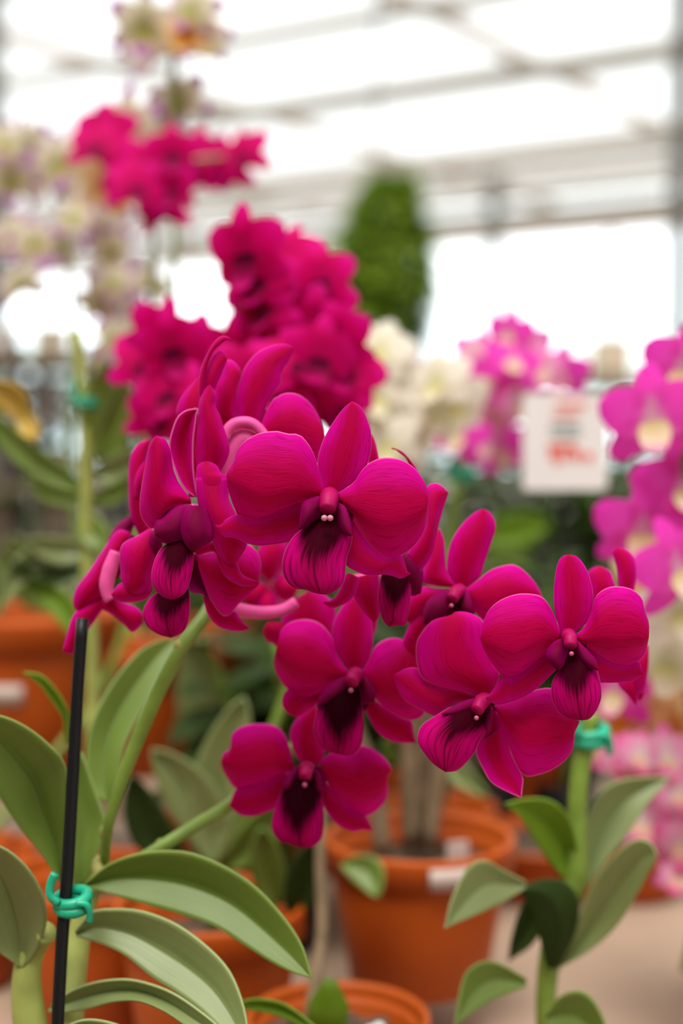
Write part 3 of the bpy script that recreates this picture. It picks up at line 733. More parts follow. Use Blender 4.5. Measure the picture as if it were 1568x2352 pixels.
# raised board at the left with two more pots
st2 = thing('bench_riser', (-.30, 1.06, .92), 'low timber riser standing on the back left of the bench', 'riser')
m = MB(); m.box((-.36, 1.06, 1.005), (.62, .24, .02)); m.build('riser_board', M['bench'], st2, smooth=False)
for x in (-.64, -.08):
    m = MB(); m.box((x, 1.06, .958), (.03, .22, .074)); m.build('riser_support', M['wood'], st2, smooth=False)
for (px, py, d, r, lab, label, lv) in (
    (70, 1400, .99, .062, (-1.95, -1.45, .058, .072), 'terracotta coloured pot with a white label at the left edge', [('leaf', (60, 1380), (10, 1250), 90, 10), ('leaf_grey', (110, 1400), (20, 1230), 80, 20), ('leaf', (120, 1400), (60, 1310), 80, -10)]),
    (335, 1480, 1.02, .055, None, 'terracotta coloured pot behind the pale green cane on the left', [('leaf', (330, 1450), (420, 1330), 90, 10)])):
    h = at(0, py, d).z - 1.0155
    t = simple_pot(px, py, d, r, h, label, lv, (), lab, 1.0155)

# right plant with leafy shoot
pb = at(1260, 2420, .64); pb.z = .9205
t = thing('potted_orchid', pb, 'leafy orchid shoot without flowers at the lower right, green tie on its stem', 'orchid')
pot(t, pb, .03, .05)
C5 = lambda s: trace('5', s)
q = C5('1230,60 1205,180 1180,330 1172,500 1168,660 1130,800 1090,900 1062,1060 1060,1250')
tube('cane', [at(x, y, .635) for x, y in q] + [pb + Vector((0, 0, .04))], [.0035, .0042, .0042, .0055, .0055, .0045, .0045, .005], M['stem'], t, 12)
for mt, L, Rr, dd, kw in (
    ('leaf_lime', '1180,705 1100,650 1020,540 965,450 905,400', '1185,680 1168,520 1130,430 1070,385 990,380 905,400', .625, dict(d0=8, d1=-14, vee=6)),
    ('leaf_grey', '1185,690 1195,540 1230,405 1300,325 1400,300 1525,298', '1205,715 1290,600 1370,500 1430,410 1525,298', .645, dict(d0=0, d1=12, vee=6)),
    ('leaf_grey', '1090,1000 1165,860 1235,690 1330,575 1400,530 1450,545 1472,590', '1105,1010 1220,945 1320,855 1400,730 1472,590', .625, dict(d0=5, d1=-18, vee=5)),
    ('leaf_grey', '985,690 900,645 830,608 765,640 710,750 683,862', '985,712 900,765 800,812 720,845 683,862', .60, dict(d0=12, d1=-18, vee=4)),
    ('leaf_dark', '975,705 1050,678 1130,690 1180,760 1165,880 1100,1010', '960,730 1000,780 1020,850 1040,920 1060,1000 1100,1010', .615, dict(d0=0, d1=14, vee=-4)),
    ('leaf_dark', '1010,700 960,800 930,900 918,985', '1060,720 1060,820 1010,920 918,985', .65, dict(d0=0, d1=6, vee=4)),
    ('leaf', '985,1050 900,1000 830,985 755,1040 718,1225', '985,1080 880,1120 800,1165 718,1225', .60, dict(d0=10, d1=-14, vee=4)),
    ('leaf', '1060,1180 1120,1110 1200,1100 1260,1170 1300,1290', '1060,1220 1130,1260 1200,1300 1300,1290', .60, dict(d0=6, d1=-10, vee=4)),
):
    sheet('leaf', C5(L), C5(Rr), dd, M[mt], t, thick=.0008, nu=24, nv=12, **kw)
tie((1347, 1688), .635, 'green tie on the stem of the leafy shoot at the lower right', .95, .0052)

# ------------------------------------------------------------------ blooms for the blurred orchids
def gpetal(mb, ang, ln, wd, back=0.0, base=.08, cup=.1, n=12, m_=8, pw=.75, tipw=0.0):
    """Petal from the flower's centre in the x-z plane, facing -y."""
    ca, sa = math.cos(ang), math.sin(ang); g = []
    for i in range(n + 1):
        u = i / n; hw = wd / 2 * (base + (1 - base) * max(0, math.sin(PI * (u ** pw) * .97 + .03)) ** .65) * (1 if u < 1 else .15)
        row = []
        for j in range(m_ + 1):
            c = 2 * j / m_ - 1
            l = ln * u; w = hw * c
            y = back * u * u * ln + cup * ln * (c * c) * .4 * u - .02 * ln * math.sin(PI * u)
            row.append(Vector((ca * l - sa * w, y, sa * l + ca * w)))
        g.append(row)
    mb.grid(g)

FL = {}
def flower_mesh(style, petmat, lipmat, sep_l=.5, sep_w=.3, pet_l=.5, pet_w=.46, lip_l=.36, lip_w=.3, back=.2):
    m = MB()
    for a in (90, 215, 325): gpetal(m, math.radians(a), sep_l, sep_w, back + .05, .12, .1)
    for a in (25, 155): gpetal(m, math.radians(a), pet_l, pet_w, back, .1, .12)
    l = MB(); gpetal(l, math.radians(270), lip_l, lip_w, -.5, .4, -.2)
    l2 = []
    for q, nm, mt in ((m, 'flower', petmat), (l, 'lip', lipmat)):
        me = bpy.data.meshes.new(style + ' ' + nm); me.from_pydata(q.v, [], q.f)
        ul = me.uv_layers.new(name='UVMap')
        for lp in me.loops: ul.data[lp.index].uv = q.uv[lp.vertex_index]
        me.polygons.foreach_set('use_smooth', [True] * len(me.polygons)); me.materials.append(mt); me.update()
        l2.append(me)
    FL[style] = l2

MG = (0.66, 0.002, 0.19); WH = (0.80, 0.75, 0.62)
flower_mesh('magenta', grad_mat('magenta bloom', [(0, (.6, .002, .12)), (.5, (.62, .0, .13)), (1, (.74, .004, .25))]), grad_mat('magenta bloom lip', [(0, (.03, 0, .01)), (.5, (.25, 0, .05)), (1, (.6, .003, .18))]))
flower_mesh('white_purple', grad_mat('white bloom purple tips', [(0, (.42, .42, .12)), (.25, (.72, .66, .44)), (.66, (.76, .67, .54)), (.88, (.36, .05, .42))]), grad_mat('green throated lip', [(0, (.34, .34, .03)), (.45, (.5, .46, .16)), (.75, (.5, .2, .45)), (1, (.3, .03, .40))]), pet_w=.36, sep_w=.26)
flower_mesh('cream', grad_mat('cream bloom', [(0, (.7, .68, .42)), (.4, (.82, .77, .64)), (1, (.84, .79, .68))]), grad_mat('cream lip', [(0, (.6, .55, .2)), (1, (.82, .76, .6))]))
flower_mesh('pink', grad_mat('bright pink bloom', [(0, (.82, .5, .62)), (.3, (.82, .07, .50)), (1, (.84, .045, .50))]), grad_mat('cream lip pink edge', [(0, (.8, .68, .3)), (.6, (.84, .7, .48)), (1, (.84, .3, .55))], ), pet_w=.46, lip_w=.27, lip_l=.27)
flower_mesh('pale_pink', grad_mat('pale pink bloom', [(0, (.84, .68, .58)), (.35, (.84, .42, .60)), (1, (.82, .12, .52))]), grad_mat('pale lip', [(0, (.8, .7, .4)), (.7, (.84, .6, .55)), (1, (.84, .3, .5))]))
flower_mesh('peach', grad_mat('peach bloom', [(0, (.8, .34, .08)), (.4, (.84, .55, .25)), (1, (.84, .66, .40))]), grad_mat('orange lip', [(0, (.7, .2, .01)), (.6, (.8, .36, .05)), (1, (.84, .5, .15))]))
flower_mesh('rose', grad_mat('rose bloom', [(0, (.84, .7, .66)), (.4, (.8, .36, .54)), (1, (.72, .1, .34))]), grad_mat('rose lip', [(0, (.8, .6, .4)), (1, (.6, .04, .22))]))

def put_flower(root, style, px, py, d, size, yaw=0, pitch=0, roll=0):
    p = at(px, py, d)
    rot = Euler((pitch, roll, yaw), 'XYZ')
    q = bpy.data.objects.new('flower', FL[style][0]); COL.objects.link(q)
    q.parent = root; q.location = p - WL[root.name]; q.rotation_euler = rot; q.scale = (size,) * 3
    l = bpy.data.objects.new('lip', FL[style][1]); COL.objects.link(l); l.parent = q
    return q

def orchid(label, style, d, size, spots, stem, potpx, pr, ph, supz=.9205, leaves=(), jd=.03, smat='stem', srad=.0022, mixs=None, pd=None):
    base = at(potpx, 1500, pd or d); base.z = supz
    t = thing('potted_orchid', base, label, 'orchid')
    pot(t, base, pr, ph)
    rd = random.Random(len(label) * 31 + int(d * 100))
    pts = [base + Vector((0, 0, ph * .84))] + [at(x, y, d + .015) for x, y in stem]
    tube('flower_stem', pts, [srad * 1.4, srad * 1.2, srad, srad * .7], M[smat], t, 8)
    for k, (x, y) in enumerate(spots):
        s2 = style if not mixs or rd.random() > mixs[1] else mixs[0]
        put_flower(t, s2, x, y, d + rd.uniform(-jd, jd), size * rd.uniform(.88, 1.12), rd.uniform(-.6, .6), rd.uniform(-.5, .35), rd.uniform(-.4, .4))
    for mt, p0, p1, w, b in leaves: add_leaf(t, mt, p0, p1, w, d, d - .015, b)
    return t

def S(s): return [tuple(float(v) for v in q.split(',')) for q in s.split()]

orchid('white orchid with purple tips filling the upper left, nearest the left edge', 'white_purple', 1.08, .046,
       S('60,330 135,375 25,410 190,345 110,410 195,440 215,485 30,545 80,560 130,565 45,650 235,520 255,580 262,650 272,720 265,780 300,830 225,690 350,655 240,840 10,330 165,500'),
       S('150,1400 160,1000 170,760 150,560 110,400'), -150, .05, .085, 1.0155, jd=.04)
orchid('tall white and purple orchid on the grey stake reaching the top of the picture', 'white_purple', 1.0, .05,
       S('330,60 385,95 350,110 440,20 470,85 430,75 290,290 330,330 300,370 360,280 410,230 265,420'), S('420,1500 402,900 400,500 398,200 400,40'), 460, .05, .085, 1.0155, jd=.03, mixs=('peach', .25), pd=1.14)
g = at(402, 1500, 1.0)
gs = thing('plant_stake', Vector((at(430, 0, 1.0).x, g.y, .995)), 'tall thin grey stake rising between the upper left blooms', 'plant stake')
tube('rod', [Vector((at(408, 0, 1.0).x, at(0, 1500, 1.035).y, .995)), at(402, 900, 1.035), at(400, -60, 1.035)], .0026, M['greystake'], gs, 10)
orchid('magenta orchid high up at the left among the white blooms', 'magenta', .93, .043,
       S('245,300 225,335 335,365 395,350 455,350 515,385 553,355 320,430 380,430 370,475 290,420 430,395'), S('270,1500 330,900 350,650 360,480 400,380 520,360'), -100, .045, .08, jd=.03, pd=.86)
orchid('magenta orchid blurred directly behind the top of the main spray', 'magenta', .74, .044,
       S('560,580 590,640 570,665 650,595 735,640 600,705 735,700 715,755 650,745 770,790 795,850 735,820 765,920 690,830 610,810 530,825 450,815 370,765 345,835 395,800 365,960 380,900 700,900 640,880 560,870 740,890'),
       S('600,1750 680,1500 690,1150 670,900 640,760 630,600 625,540'), 480, .05, .088, jd=.03,
       leaves=[('leaf_grey', (505, 1980), (350, 1720), 120, 20), ('leaf_grey', (470, 1990), (560, 1600), 130, -10), ('leaf_dark', (420, 2000), (300, 1780), 100, -20), ('leaf', (520, 1990), (660, 1830), 90, 10), ('leaf', (640, 2080), (600, 1900), 80, -8), ('leaf_dark', (670, 2100), (720, 1930), 90, 8), ('leaf', (790, 1980), (870, 2060), 75, -22)])
orchid('cream white orchid right behind the dorsal sepal of the main bloom', 'cream', .88, .046,
       S('865,905 925,880 1000,875 1045,925 900,965 960,955 885,1020 925,1010 1000,950 870,800 840,930'), S('1100,1500 960,1250 940,1000 960,900'), 1000, .042, .08, jd=.02, pd=.97)
orchid('pale pink orchid beside the white price card', 'pale_pink', .96, .042,
       S('1095,815 1165,770 1180,830 1120,865 1240,845 1285,860 1195,885 1150,940 1050,1000 1100,1005 1150,1035 1200,930 1120,930 1215,800 910,850'),
       S('990,1500 1030,1250 1060,1080 1110,950 1170,820'), 820, .05, .085, pd=1.09, leaves=[('leaf', (800, 1750), (880, 1560), 110, 10), ('leaf_dark', (820, 1800), (930, 1650), 120, -10), ('leaf', (780, 1800), (730, 1560), 120, -10), ('leaf_grey', (900, 1700), (1010, 1560), 90, 12)], jd=.03, srad=.004, mixs=('pink', .35))
tie((1052, 1090), .955, 'green tie on the stem below the pale pink blooms', .8, .006)
orchid('bright pink orchid with cream lips at the right edge', 'pink', .70, .052,
       S('1500,965 1475,1225 1568,850 1575,1120 1590,980 1560,1310'), S('1640,1700 1610,1400 1580,1150 1560,900'), 1900, .045, .08, jd=.015)
orchid('violet pink orchid with yellow lips at the right edge, below the bright pink one', 'pink', .76, .048,
       S('1560,1400 1520,1440 1530,1520 1590,1480 1410,1590'), S('1640,1900 1600,1700 1560,1500'), 2150, .045, .08, jd=.02, mixs=('cream', .3))
orchid('peach orchid with orange lips at the right edge', 'peach', .80, .056,
       S('1420,1620 1490,1640 1555,1620 1510,1345 1450,1680 1540,1690'), S('1640,2000 1580,1900 1510,1750'), 1760, .04, .075, jd=.02)
orchid('rose pink orchid low at the right edge', 'rose', .76, .034,
       S('1430,1745 1470,1735 1530,1740 1475,1890 1530,1905 1555,1820 1500,1830 1565,2010 1570,1940'), S('1640,2250 1600,2100 1550,1850 1500,1760'), 2500, .04, .07, jd=.015)

# left mid plant: pale cane with strap leaves
t = simple_pot(205, 1990, .80, .05, .085, 'flowerless orchid with a pale green cane and strap leaves at the left',
    [('leaf', (195, 1120), (-40, 925), 60, -28), ('leaf_yellow', (60, 960), (-30, 880), 70, 10), ('leaf_yellow', (45, 950), (85, 1010), 45, 0),
     ('leaf_grey', (215, 1010), (285, 860), 0.1, 0), ('leaf', (240, 1060), (250, 830), 130, 6), ('leaf_grey', (215, 1090), (350, 1020), 80, 20),
     ('leaf', (200, 1140), (60, 1100), 40, -20), ('leaf', (205, 1150), (310, 1090), 45, 14), ('leaf_dark', (195, 1300), (20, 1290), 40, -26), ('leaf_grey', (195, 1270), (-10, 1420), 60, 55), ('leaf_lime', (60, 1330), (190, 1480), 60, -20), ('leaf_grey', (200, 1260), (60, 1240), 60, -14), ('leaf', (195, 1180), (250, 1260), 70, 10)],
    [(((215, 1800), (213, 1600), (205, 1400), (198, 1200), (196, 1000), (185, 860), (175, 760)), .0042, 'cane')])
tie((193, 918), .80, 'green tie on the pale cane at the left, beside the yellow leaf', .75, .0048)

# ------------------------------------------------------------------ price card
c = at(1298, 1015, .93)
sg = thing('price_card', Vector((c.x, c.y + .004, .9205)), 'white card with red print and rounded corners on a thin black stake', 'price card')
def rrect(cx, cz, w, h, r, y, t):
    m = MB(); ring = []
    for sx, sz, a0 in ((1, 1, 0), (-1, 1, 90), (-1, -1, 180), (1, -1, 270)):
        for k in range(7):
            a = math.radians(a0 + 15 * k)
            ring.append((cx + sx * (w / 2 - r) + r * math.cos(a), cz + sz * (h / 2 - r) + r * math.sin(a)))
    n = len(ring)
    v = [Vector((x, y, z)) for x, z in ring] + [Vector((x, y + t, z)) for x, z in ring]
    f = [tuple(range(n)), tuple(range(2 * n - 1, n - 1, -1))] + [(i, i + n, (i + 1) % n + n, (i + 1) % n) for i in range(n)]
    m.add(v, f); return m
W_, H_ = 195 / F * .93, 222 / F * .93
rot = []
m = rrect(c.x, c.z, W_, H_, .004, c.y, .0012)
cd = m.build('card', M['label'], sg, smooth=False)
def mark(name, items, mat):
    m = MB()
    for x, z, w, h in items: m.box((c.x + x * W_, c.y - .0004, c.z + z * H_), (w * W_, .0006, h * H_))
    m.build(name, M[mat], cd, smooth=False)
mark('red_print', [(.06, .38, .36, .04), (.0, .27, .3, .03), (-.06, -.05, .3, .05), (-.1, -.14, .05, .2), (-.02, -.13, .05, .12), (.08, -.1, .05, .16), (.14, -.13, .06, .12), (-.16, -.12, .04, .1), (.27, -.15, .1, .08)], 'red')
mark('grey_print', [(.0, .18, .34, .025), (.0, .12, .38, .025), (.0, .06, .3, .025)], 'greyprint')
tube('wire', [Vector((c.x, c.y + .0035, .9205)), Vector((c.x, c.y + .0035, c.z))], .0012, M['stake'], sg, 8)

# ------------------------------------------------------------------ second bench, dark leafy plants
b2 = thing('plant_bench', (0, 2.2, 0), 'dark bench further back under the dense foliage plants', 'bench')
m = MB(); m.box((.89, 2.25, .80), (2.41, 1.3, .04)); m.build('bench_top', M['wood'], b2, smooth=False)
m = MB(); m.box((.89, 1.6, .389), (2.41, .02, .778)); m.build('shade_panel', M['bench_shade'], b2, smooth=False)  # added black panel, paints the dark under the far bench
for x in (-.24, 2):
    for y in (1.66, 2.8):
        m = MB(); m.box((x, y, .39), (.07, .07, .78)); m.build('leg', M['wood'], b2, smooth=False)

def foliage(mb, base, h, spread, n, ln, wd, rd, up=.8, zmin=.15):
    for k in range(n):
        a = rd.random() * 2 * PI
        o = base + Vector((math.cos(a) * spread * .5 * rd.random(), math.sin(a) * spread * .5 * rd.random(), h * rd.uniform(zmin, .8)))
        dr = Vector((math.cos(a), math.sin(a), up * rd.uniform(.2, 1.4))).normalized()
        L_ = ln * rd.uniform(.6, 1.15); w = wd * rd.uniform(.7, 1.2); side = dr.cross(Vector((0, 0, 1))).normalized()
        g = []
        for i in range(7):
            u = i / 6; p = o + dr * (L_ * u) + Vector((0, 0, -L_ * .55 * u * u))
            hw = w / 2 * math.sin(PI * (.1 + .9 * u)) if u < 1 else .0005
            g.append([p - side * hw, p + Vector((0, 0, -.15 * hw)), p + side * hw])
        mb.grid(g)

def leafy(label, x, y, z, h, spread, n, ln, wd, mat, seed, potr=.06, poth=.1, grp=None):
    rd = random.Random(seed)
    t = thing('foliage_plant', (x, y, z), label, 'foliage plant', grp)
    m = MB(); m.lathe((x, y, z), [(.001, .0), (potr * .75, 0), (potr, poth), (potr * .95, poth), (potr * .72, .01), (.001, .01)], 20); m.build('pot', M['stake'], t)
    m = MB(); foliage(m, Vector((x, y, z + poth)), h, spread, n, ln, wd, rd); m.build('foliage', M[mat], t)
    m = MB()
    for k in range(4):
        a = k * 1.6; m.tube([Vector((x, y, z + poth * .6)), Vector((x + .02 * math.cos(a), y + .02 * math.sin(a), z + poth + h * .4)), Vector((x + .05 * math.cos(a), y + .05 * math.sin(a), z + poth + h * .75))], .004, 6)
    m.build('stem', M['stem'], t)
    return t
grp = 'dense dark foliage plants on the far bench'
for k, (px, d, h, mt) in enumerate([(335, 1.84, .25, 'leaf'), (630, 1.84, .26, 'leaf_dark'), (990, 1.84, .25, 'leaf_dark'), (1350, 1.84, .34, 'leaf_dark'), (1700, 1.84, .32, 'leaf_dark'),
                                    (470, 2.15, .28, 'leaf_dark'), (740, 2.15, .30, 'leaf'), (1050, 2.15, .40, 'leaf_dark'), (1210, 2.46, .38, 'leaf_dark'), (1490, 2.46, .40, 'leaf_dark'), (1370, 2.15, .34, 'leaf_dark'),
                                    (620, 2.46, .34, 'leaf'), (900, 2.46, .40, 'bush')]):
    p = at(px, 1300, d)
    leafy('dark leafy plant on the far bench, seen blurred between the blooms', p.x, p.y, .821, h, .08, 170, .085, .04, mt, 40 + k, grp=grp)
for px, d, h, lab in ((640, .92, .20, 'added dark leafy plant filling the shaded gap below the lowest bloom'), (680, 1.12, .26, 'added dark leafy plant filling the shaded gap on the back of the bench behind the lowest blooms'), (1290, 1.17, .22, 'added dark leafy plant filling the shaded gap behind the lower right shoot'), (1120, 1.17, .2, 'added dark leafy plant filling the shaded gap behind the large middle pot, under the right spray')):  # dark plants added to fill the shaded gaps around pots and leaves
    p = at(px, 1600, d)
    leafy(lab, p.x, p.y, .9205, h, .08, 60, .075, .035, 'leaf_dark', int(px), .03, .05)
# one bright young leaf plant right of the main bloom
p = at(1180, 1215, 1.25)
t = thing('potted_orchid', (p.x, p.y, .9205 if p.y < 1.2 else .9205), 'young plant with one bright lime leaf pointing right of the main bloom', 'orchid')
pot(t, (p.x, 1.18, .9205), .04, .07)
tube('cane', [Vector((p.x, 1.18, .98)), at(1090, 1330, 1.2), at(1110, 1240, 1.2)], [.004, .004, .003], M['stem'], t, 8)
add_leaf(t, 'leaf_lime', (1105, 1235), (1265, 1195), 85, 1.2, 1.19, 4)
add_leaf(t, 'leaf', (1100, 1300), (1230, 1310), 70, 1.2, 1.19, -20)

# ------------------------------------------------------------------ rack of pale pots at the left
rk = thing('pot_rack', (at(120, 0, 2.3).x, at(0, 1300, 2.3).y, 0), 'dark rack at the left holding pale empty pots', 'rack')
xs = [at(px, 1200, 2.2).x for px in (-140, 75, 290)]
y0 = at(0, 1200, 2.2).y - .02
zz = [at(0, y, 2.2).z for y in (1245, 1105, 955, 830)]
for x in (xs[0], xs[1], xs[2]):
    for yy in (y0 - .07, y0 + .09):
        m = MB(); m.box((x, yy, .5 * (zz[-1] + .02)), (.016, .016, zz[-1] + .02)); m.build('post', M['stake'], rk, smooth=False)
for z in zz:
    m = MB(); m.box(((xs[0] + xs[2]) / 2, y0 + .01, z - .006), (xs[2] - xs[0] + .02, .2, .012)); m.build('shelf', M['wood'], rk, smooth=False)
def empty_pot(px, zi, w, h, mat, label):
    x = at(px, 0, 2.2).x; z = zz[zi] + .0008
    t = thing('plastic_pot', (x, y0, z), label, 'pot')
    m = MB(); m.lathe((x, y0, z), [(.001, 0), (w * .42, 0), (w * .5, h * .85), (w * .5 - .002, h * .85), (w * .4, .004), (.001, .004)], 28); m.build('wall', M[mat], t)
    m = MB(); m.lathe((x, y0, z), [(w * .502, h * .84), (w * .54, h * .85), (w * .54, h), (w * .5, h), (w * .49, h * .85)], 28); m.build('rim', M[mat], t)
empty_pot(20, 0, .062, .068, 'beige', 'beige pot on the lowest rack shelf at the left edge')
empty_pot(135, 0, .062, .07, 'beige', 'beige pot on the lowest rack shelf, right of the middle post')
empty_pot(232, 0, .05, .055, 'paleg', 'pale grey pot on the lowest rack shelf, second right of the middle post')
empty_pot(30, 1, .055, .05, 'paleg', 'pale grey pot on the second rack shelf at the left edge')
empty_pot(140, 1, .06, .045, 'beige', 'low beige pot on the second rack shelf')
empty_pot(115, 2, .058, .055, 'paleg', 'pale grey pot on the third rack shelf')
empty_pot(20, 3, .05, .05, 'paleg', 'pale grey pot on the top rack shelf at the left edge')
empty_pot(128, 3, .055, .05, 'beige', 'beige pot on the top rack shelf')
for k, (px, d) in enumerate(((-40, 3.3), (230, 3.3), (100, 3.62), (370, 3.62), (500, 3.3))):
    p = at(px, 1300, d)
    leafy('leafy green plant standing behind the rack of pale pots', p.x, p.y, .0, 1.58, .12, 330, .11, .05, ('leaf', 'leaf_dark', 'bush', 'leaf', 'leaf_dark')[k], 90 + k, .1, .2, 'green plants behind the pot rack')

# ------------------------------------------------------------------ hanging basket plant
hc = at(865, 620, 3.6)
hb = thing('hanging_basket', hc, 'bushy green plant hanging from the roof in the middle of the picture', 'hanging plant')
rd = random.Random(3); m = MB()
for k in range(1700):
    u = rd.random(); z = .235 - .52 * u
    rr = .118 * (math.sin(PI * min(1, .05 + u * .84)) ** .75) * (.55 + .45 * rd.random())
    a = rd.random() * 2 * PI
    xo = .02 * (1 - 2 * u) + .015
    o = hc + Vector((rr * math.cos(a) + xo, rr * math.sin(a), z))
    dr = Vector((math.cos(a), math.sin(a), rd.uniform(-.6, .5))).normalized(); side = dr.cross(Vector((rd.uniform(-.5, .5), rd.uniform(-.5, .5), 1))).normalized()
    L_ = rd.uniform(.035, .065); w = L_ * .6; g = []
    for i in range(4):
        uu = i / 3; p = o + dr * (L_ * uu) + Vector((0, 0, -L_ * .4 * uu * uu)); hw = w / 2 * math.sin(PI * (.15 + .83 * uu))
        g.append([p - side * hw, p + side * hw])
    m.grid(g)
m.build('foliage', M['bush'], hb)
m = MB(); m.lathe(hc + Vector((0, 0, -.06)), [(.001, -.07), (.05, -.06), (.075, .0), (.08, .08), (.074, .08), (.07, .0), (.04, -.05), (.001, -.06)], 24); m.build('basket', M['stake'], hb)
tube('hanger_wire', [hc + Vector((0, 0, .02)), hc + Vector((0, 0, 3.79 - hc.z))], .004, M['steel_d'], hb, 6)

# ------------------------------------------------------------------ greenhouse
DV = Vector((1, -.65, 0)).normalized(); NV = Vector((.545, .838, 0)).normalized(); NV = Vector((-DV.y, DV.x, 0))
HB = 3.75
def beam(name, off, w, h, z, mat, a=-30, b=30):
    m = MB(); o = NV * off
    m.bar(o + DV * a + Vector((0, 0, z)), o + DV * b + Vector((0, 0, z)), w, h)
    return props(m.build(name, M[mat], None, smooth=False), kind='structure')
# floor
m = MB(); m.box((0, 12, -.05), (90, 90, .1)); props(m.build('floor', M['floor'], None, smooth=False), kind='structure')
offs = [4.4, 5.85, 7.45, 9.15, 11.8, 12.9, 13.9, 14.7, 15.4]
for k, o in enumerate(offs):
    hh = (.08, .07, .07, .14, .12, .08, .08, .08, .12)[k]
    beam('trim_%d' % (k + 1), o, .09, hh, HB, 'steel')
    if k < 8: beam('trim_%d' % (k + 20), o + .55, .05, .05, HB + .22, 'purlin')
# rafters running away from the viewer
for k in range(-7, 9):
    a = DV * (k * 2.6 + .7)
    m = MB(); m.bar(a + NV * 1.5 + Vector((0, 0, HB + .14)), a + NV * 15.5 + Vector((0, 0, HB + .14)), .06, .09)
    props(m.build('trim_%d' % (k + 50), M['purlin'], None, smooth=False), kind='structure')
# roof sheet: clear film, lets the sky through
mt, nt = newmat('greenhouse film')
tr = N(nt, 'ShaderNodeBsdfTransparent'); tr.inputs[0].default_value = (.48, .48, .475, 1)
tl = N(nt, 'ShaderNodeBsdfTranslucent'); tl.inputs[0].default_value = (.8, .79, .77, 1)
mx = N(nt, 'ShaderNodeMixShader'); mx.inputs[0].default_value = .12
ou = N(nt, 'ShaderNodeOutputMaterial')
nt.links.new(tr.outputs[0], mx.inputs[1]); nt.links.new(tl.outputs[0], mx.inputs[2]); nt.links.new(mx.outputs[0], ou.inputs[0])
m = MB(); g = []
for i in range(2):
    g.append([NV * (-8 + 23.6 * i) + DV * (-30 + 60 * j) + Vector((0, 0, HB + .32)) for j in range(2)])
m.grid(g); props(mesh('ceiling', m.v, m.f, mt, None, m.uv, None, False), kind='structure')
# unseen dark wall added behind the viewer to block front fill light
m = MB(); m.box(NV * -2.6 + DV * 1.0 + Vector((0, 0, 1.75)), (14, .1, 3.5), math.atan2(DV.y, DV.x)); props(m.build('wall_lightblock_back', M['wood'], None, smooth=False), kind='structure')
for nm, x in (('wall_lightblock_left', -5.5), ('wall_lightblock_right', 5.5)):  # unseen side walls, added to keep low side light off the blooms
    m = MB(); m.box((x, 1.2, 1.75), (.1, 9.6, 3.5)); props(m.build(nm, M['wood'], None, smooth=False), kind='structure')
# posts
def post(px, d, w, label, mat='steel_d', top=HB):
    p = at(px, 1000, d)
    t = thing('roof_post', (p.x, p.y, 0), label, 'post')
    m = MB(); m.box((p.x, p.y, top / 2), (w, w, top - .08), math.radians(-33)); m.build('shaft', M[mat], t, smooth=False)
    m = MB(); m.box((p.x, p.y, .006), (w * 2.4, w * 2.4, .012), math.radians(-33)); m.build('base_plate', M[mat], t, smooth=False)
    m = MB(); m.box((p.x, p.y, top - .05), (w * 1.5, w * 1.5, .1), math.radians(-33)); m.build('bracket', M[mat], t, smooth=False)
post(1556, 5.2, .062, 'grey roof post running the full height at the right edge')
post(1132, 14.0, .11, 'grey roof post standing between the pink blooms and the far openings')
post(-6, 4.6, .05, 'grey roof post at the left edge beside the white blooms')
post(1402, 17, .06, 'thin far roof post left of the full height right post')
# far bracing panels under the far eave
beam('wall_far', 15.7, .06, .25, HB - .05, 'purlin')
# hedge outside
rd = random.Random(21)
hg = None
m = MB()
for k in range(3800):
    a = rd.uniform(-16, 18); o = NV * rd.uniform(24.5, 25.8) + DV * a
    z = rd.uniform(.1, 2.7 + .4 * math.sin(a * 1.1) + .25 * math.sin(a * 2.7 + 1))
    p = o + Vector((0, 0, z)); th = rd.random() * 6.28
    dr = Vector((math.cos(th), math.sin(th), rd.uniform(-.5, .5))).normalized(); side = dr.cross(Vector((0, .2, 1))).normalized(); s = rd.uniform(.12, .26)
    m.add([p - side * s * .5, p + dr * s, p + side * s * .5, p - dr * s * .6], [(0, 1, 2, 3)], [(0, .5), (.5, 1), (1, .5), (.5, 0)])
hd = thing('hedge', NV * 25.2, 'green hedge outside beyond the far open side', 'hedge')
m.build('foliage', M['far_green'], hd)
# far bench with a tan box
q = at(1402, 860, 4.2)
fb = thing('plant_bench', (q.x, q.y, 0), 'high narrow bench far back with a tan box on it', 'bench')
ztop = q.z - .005
m = MB(); m.box((q.x, q.y, ztop - .02), (1.6, .4, .04)); m.build('bench_top', M['wood'], fb, smooth=False)
for sx in (-.7, .7):
    for sy in (-.15, .15):
        m = MB(); m.box((q.x + sx, q.y + sy, (ztop - .04) / 2), (.05, .05, ztop - .04)); m.build('leg', M['wood'], fb, smooth=False)
bx = thing('cardboard_box', (q.x, q.y, ztop + .001), 'tan cardboard box in front of the bright opening at the right', 'box')
m = MB(); m.box((q.x, q.y, ztop + .058), (.112, .1, .112)); m.build('carton', M['card'], bx, smooth=False)
m = MB(); m.box((q.x, q.y, ztop + .1155), (.114, .03, .002)); m.build('tape', M['beige'], bx, smooth=False)

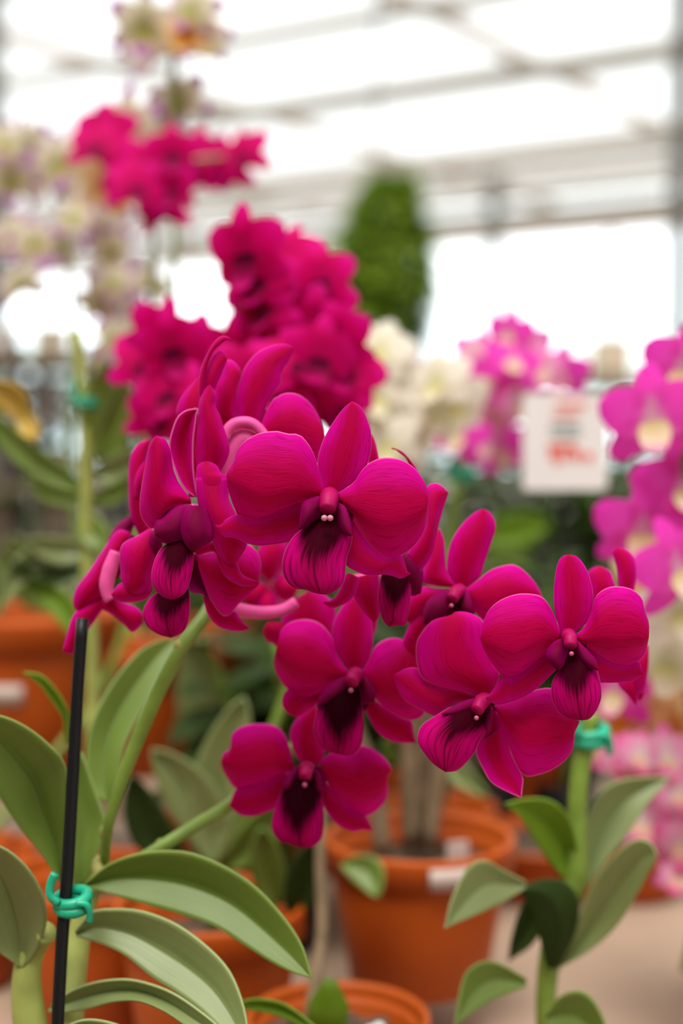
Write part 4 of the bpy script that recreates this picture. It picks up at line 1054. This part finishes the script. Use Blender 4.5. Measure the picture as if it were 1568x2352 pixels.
# ------------------------------------------------------------------ world, camera
w = bpy.data.worlds.new('overcast sky'); sc.world = w; w.use_nodes = True
nt = w.node_tree; nt.nodes.clear()
tc = N(nt, 'ShaderNodeTexCoord'); sp = N(nt, 'ShaderNodeSeparateXYZ'); nt.links.new(tc.outputs['Generated'], sp.inputs[0])
rp = N(nt, 'ShaderNodeValToRGB')
e = rp.color_ramp.elements
e[0].position = 0.0; e[0].color = (.78, .93, 1, 1)
e[1].position = 0.55; e[1].color = (1, .99, .97, 1)
e.new(.1).color = (.9, .98, 1, 1)
nt.links.new(sp.outputs[2], rp.inputs[0])
st_ = N(nt, 'ShaderNodeMapRange'); nt.links.new(sp.outputs[2], st_.inputs[0]); st_.inputs[1].default_value = 0; st_.inputs[2].default_value = .7; st_.inputs[3].default_value = 3.3; st_.inputs[4].default_value = 2.2
bg = N(nt, 'ShaderNodeBackground'); nt.links.new(rp.outputs[0], bg.inputs[0]); nt.links.new(st_.outputs[0], bg.inputs[1])
wo = N(nt, 'ShaderNodeOutputWorld'); nt.links.new(bg.outputs[0], wo.inputs[0])

sl = bpy.data.lights.new('soft_daylight', 'SUN'); so = bpy.data.objects.new('soft_daylight', sl); COL.objects.link(so)
sl.energy = 8.0; sl.angle = math.radians(26); sl.color = (1, .98, .95)
so.rotation_euler = Vector((.12, .40, -1)).to_track_quat('-Z', 'Y').to_euler(); so.location = (0, 0, 6)
cd = bpy.data.cameras.new('camera'); co = bpy.data.objects.new('camera', cd); COL.objects.link(co)
co.location = CAM; co.rotation_euler = (PI / 2 - PITCH, 0, 0)
cd.sensor_fit = 'HORIZONTAL'; cd.sensor_width = 24.0; cd.lens = 24.0 * F / 1568
cd.clip_start = .02; cd.clip_end = 200
cd.dof.use_dof = True; cd.dof.focus_distance = .482; cd.dof.aperture_fstop = cd.lens / 12.5; cd.dof.aperture_blades = 0
sc.camera = co
sc.cycles.use_adaptive_sampling = True; sc.cycles.adaptive_threshold = 0.03; sc.cycles.max_bounces = 8; sc.cycles.diffuse_bounces = 4; sc.cycles.transparent_max_bounces = 8
sc.view_settings.view_transform = 'Standard'; sc.view_settings.look = 'None'
sc.view_settings.exposure = 0.0; sc.view_settings.gamma = 1.0
sc.view_settings.use_curve_mapping = False
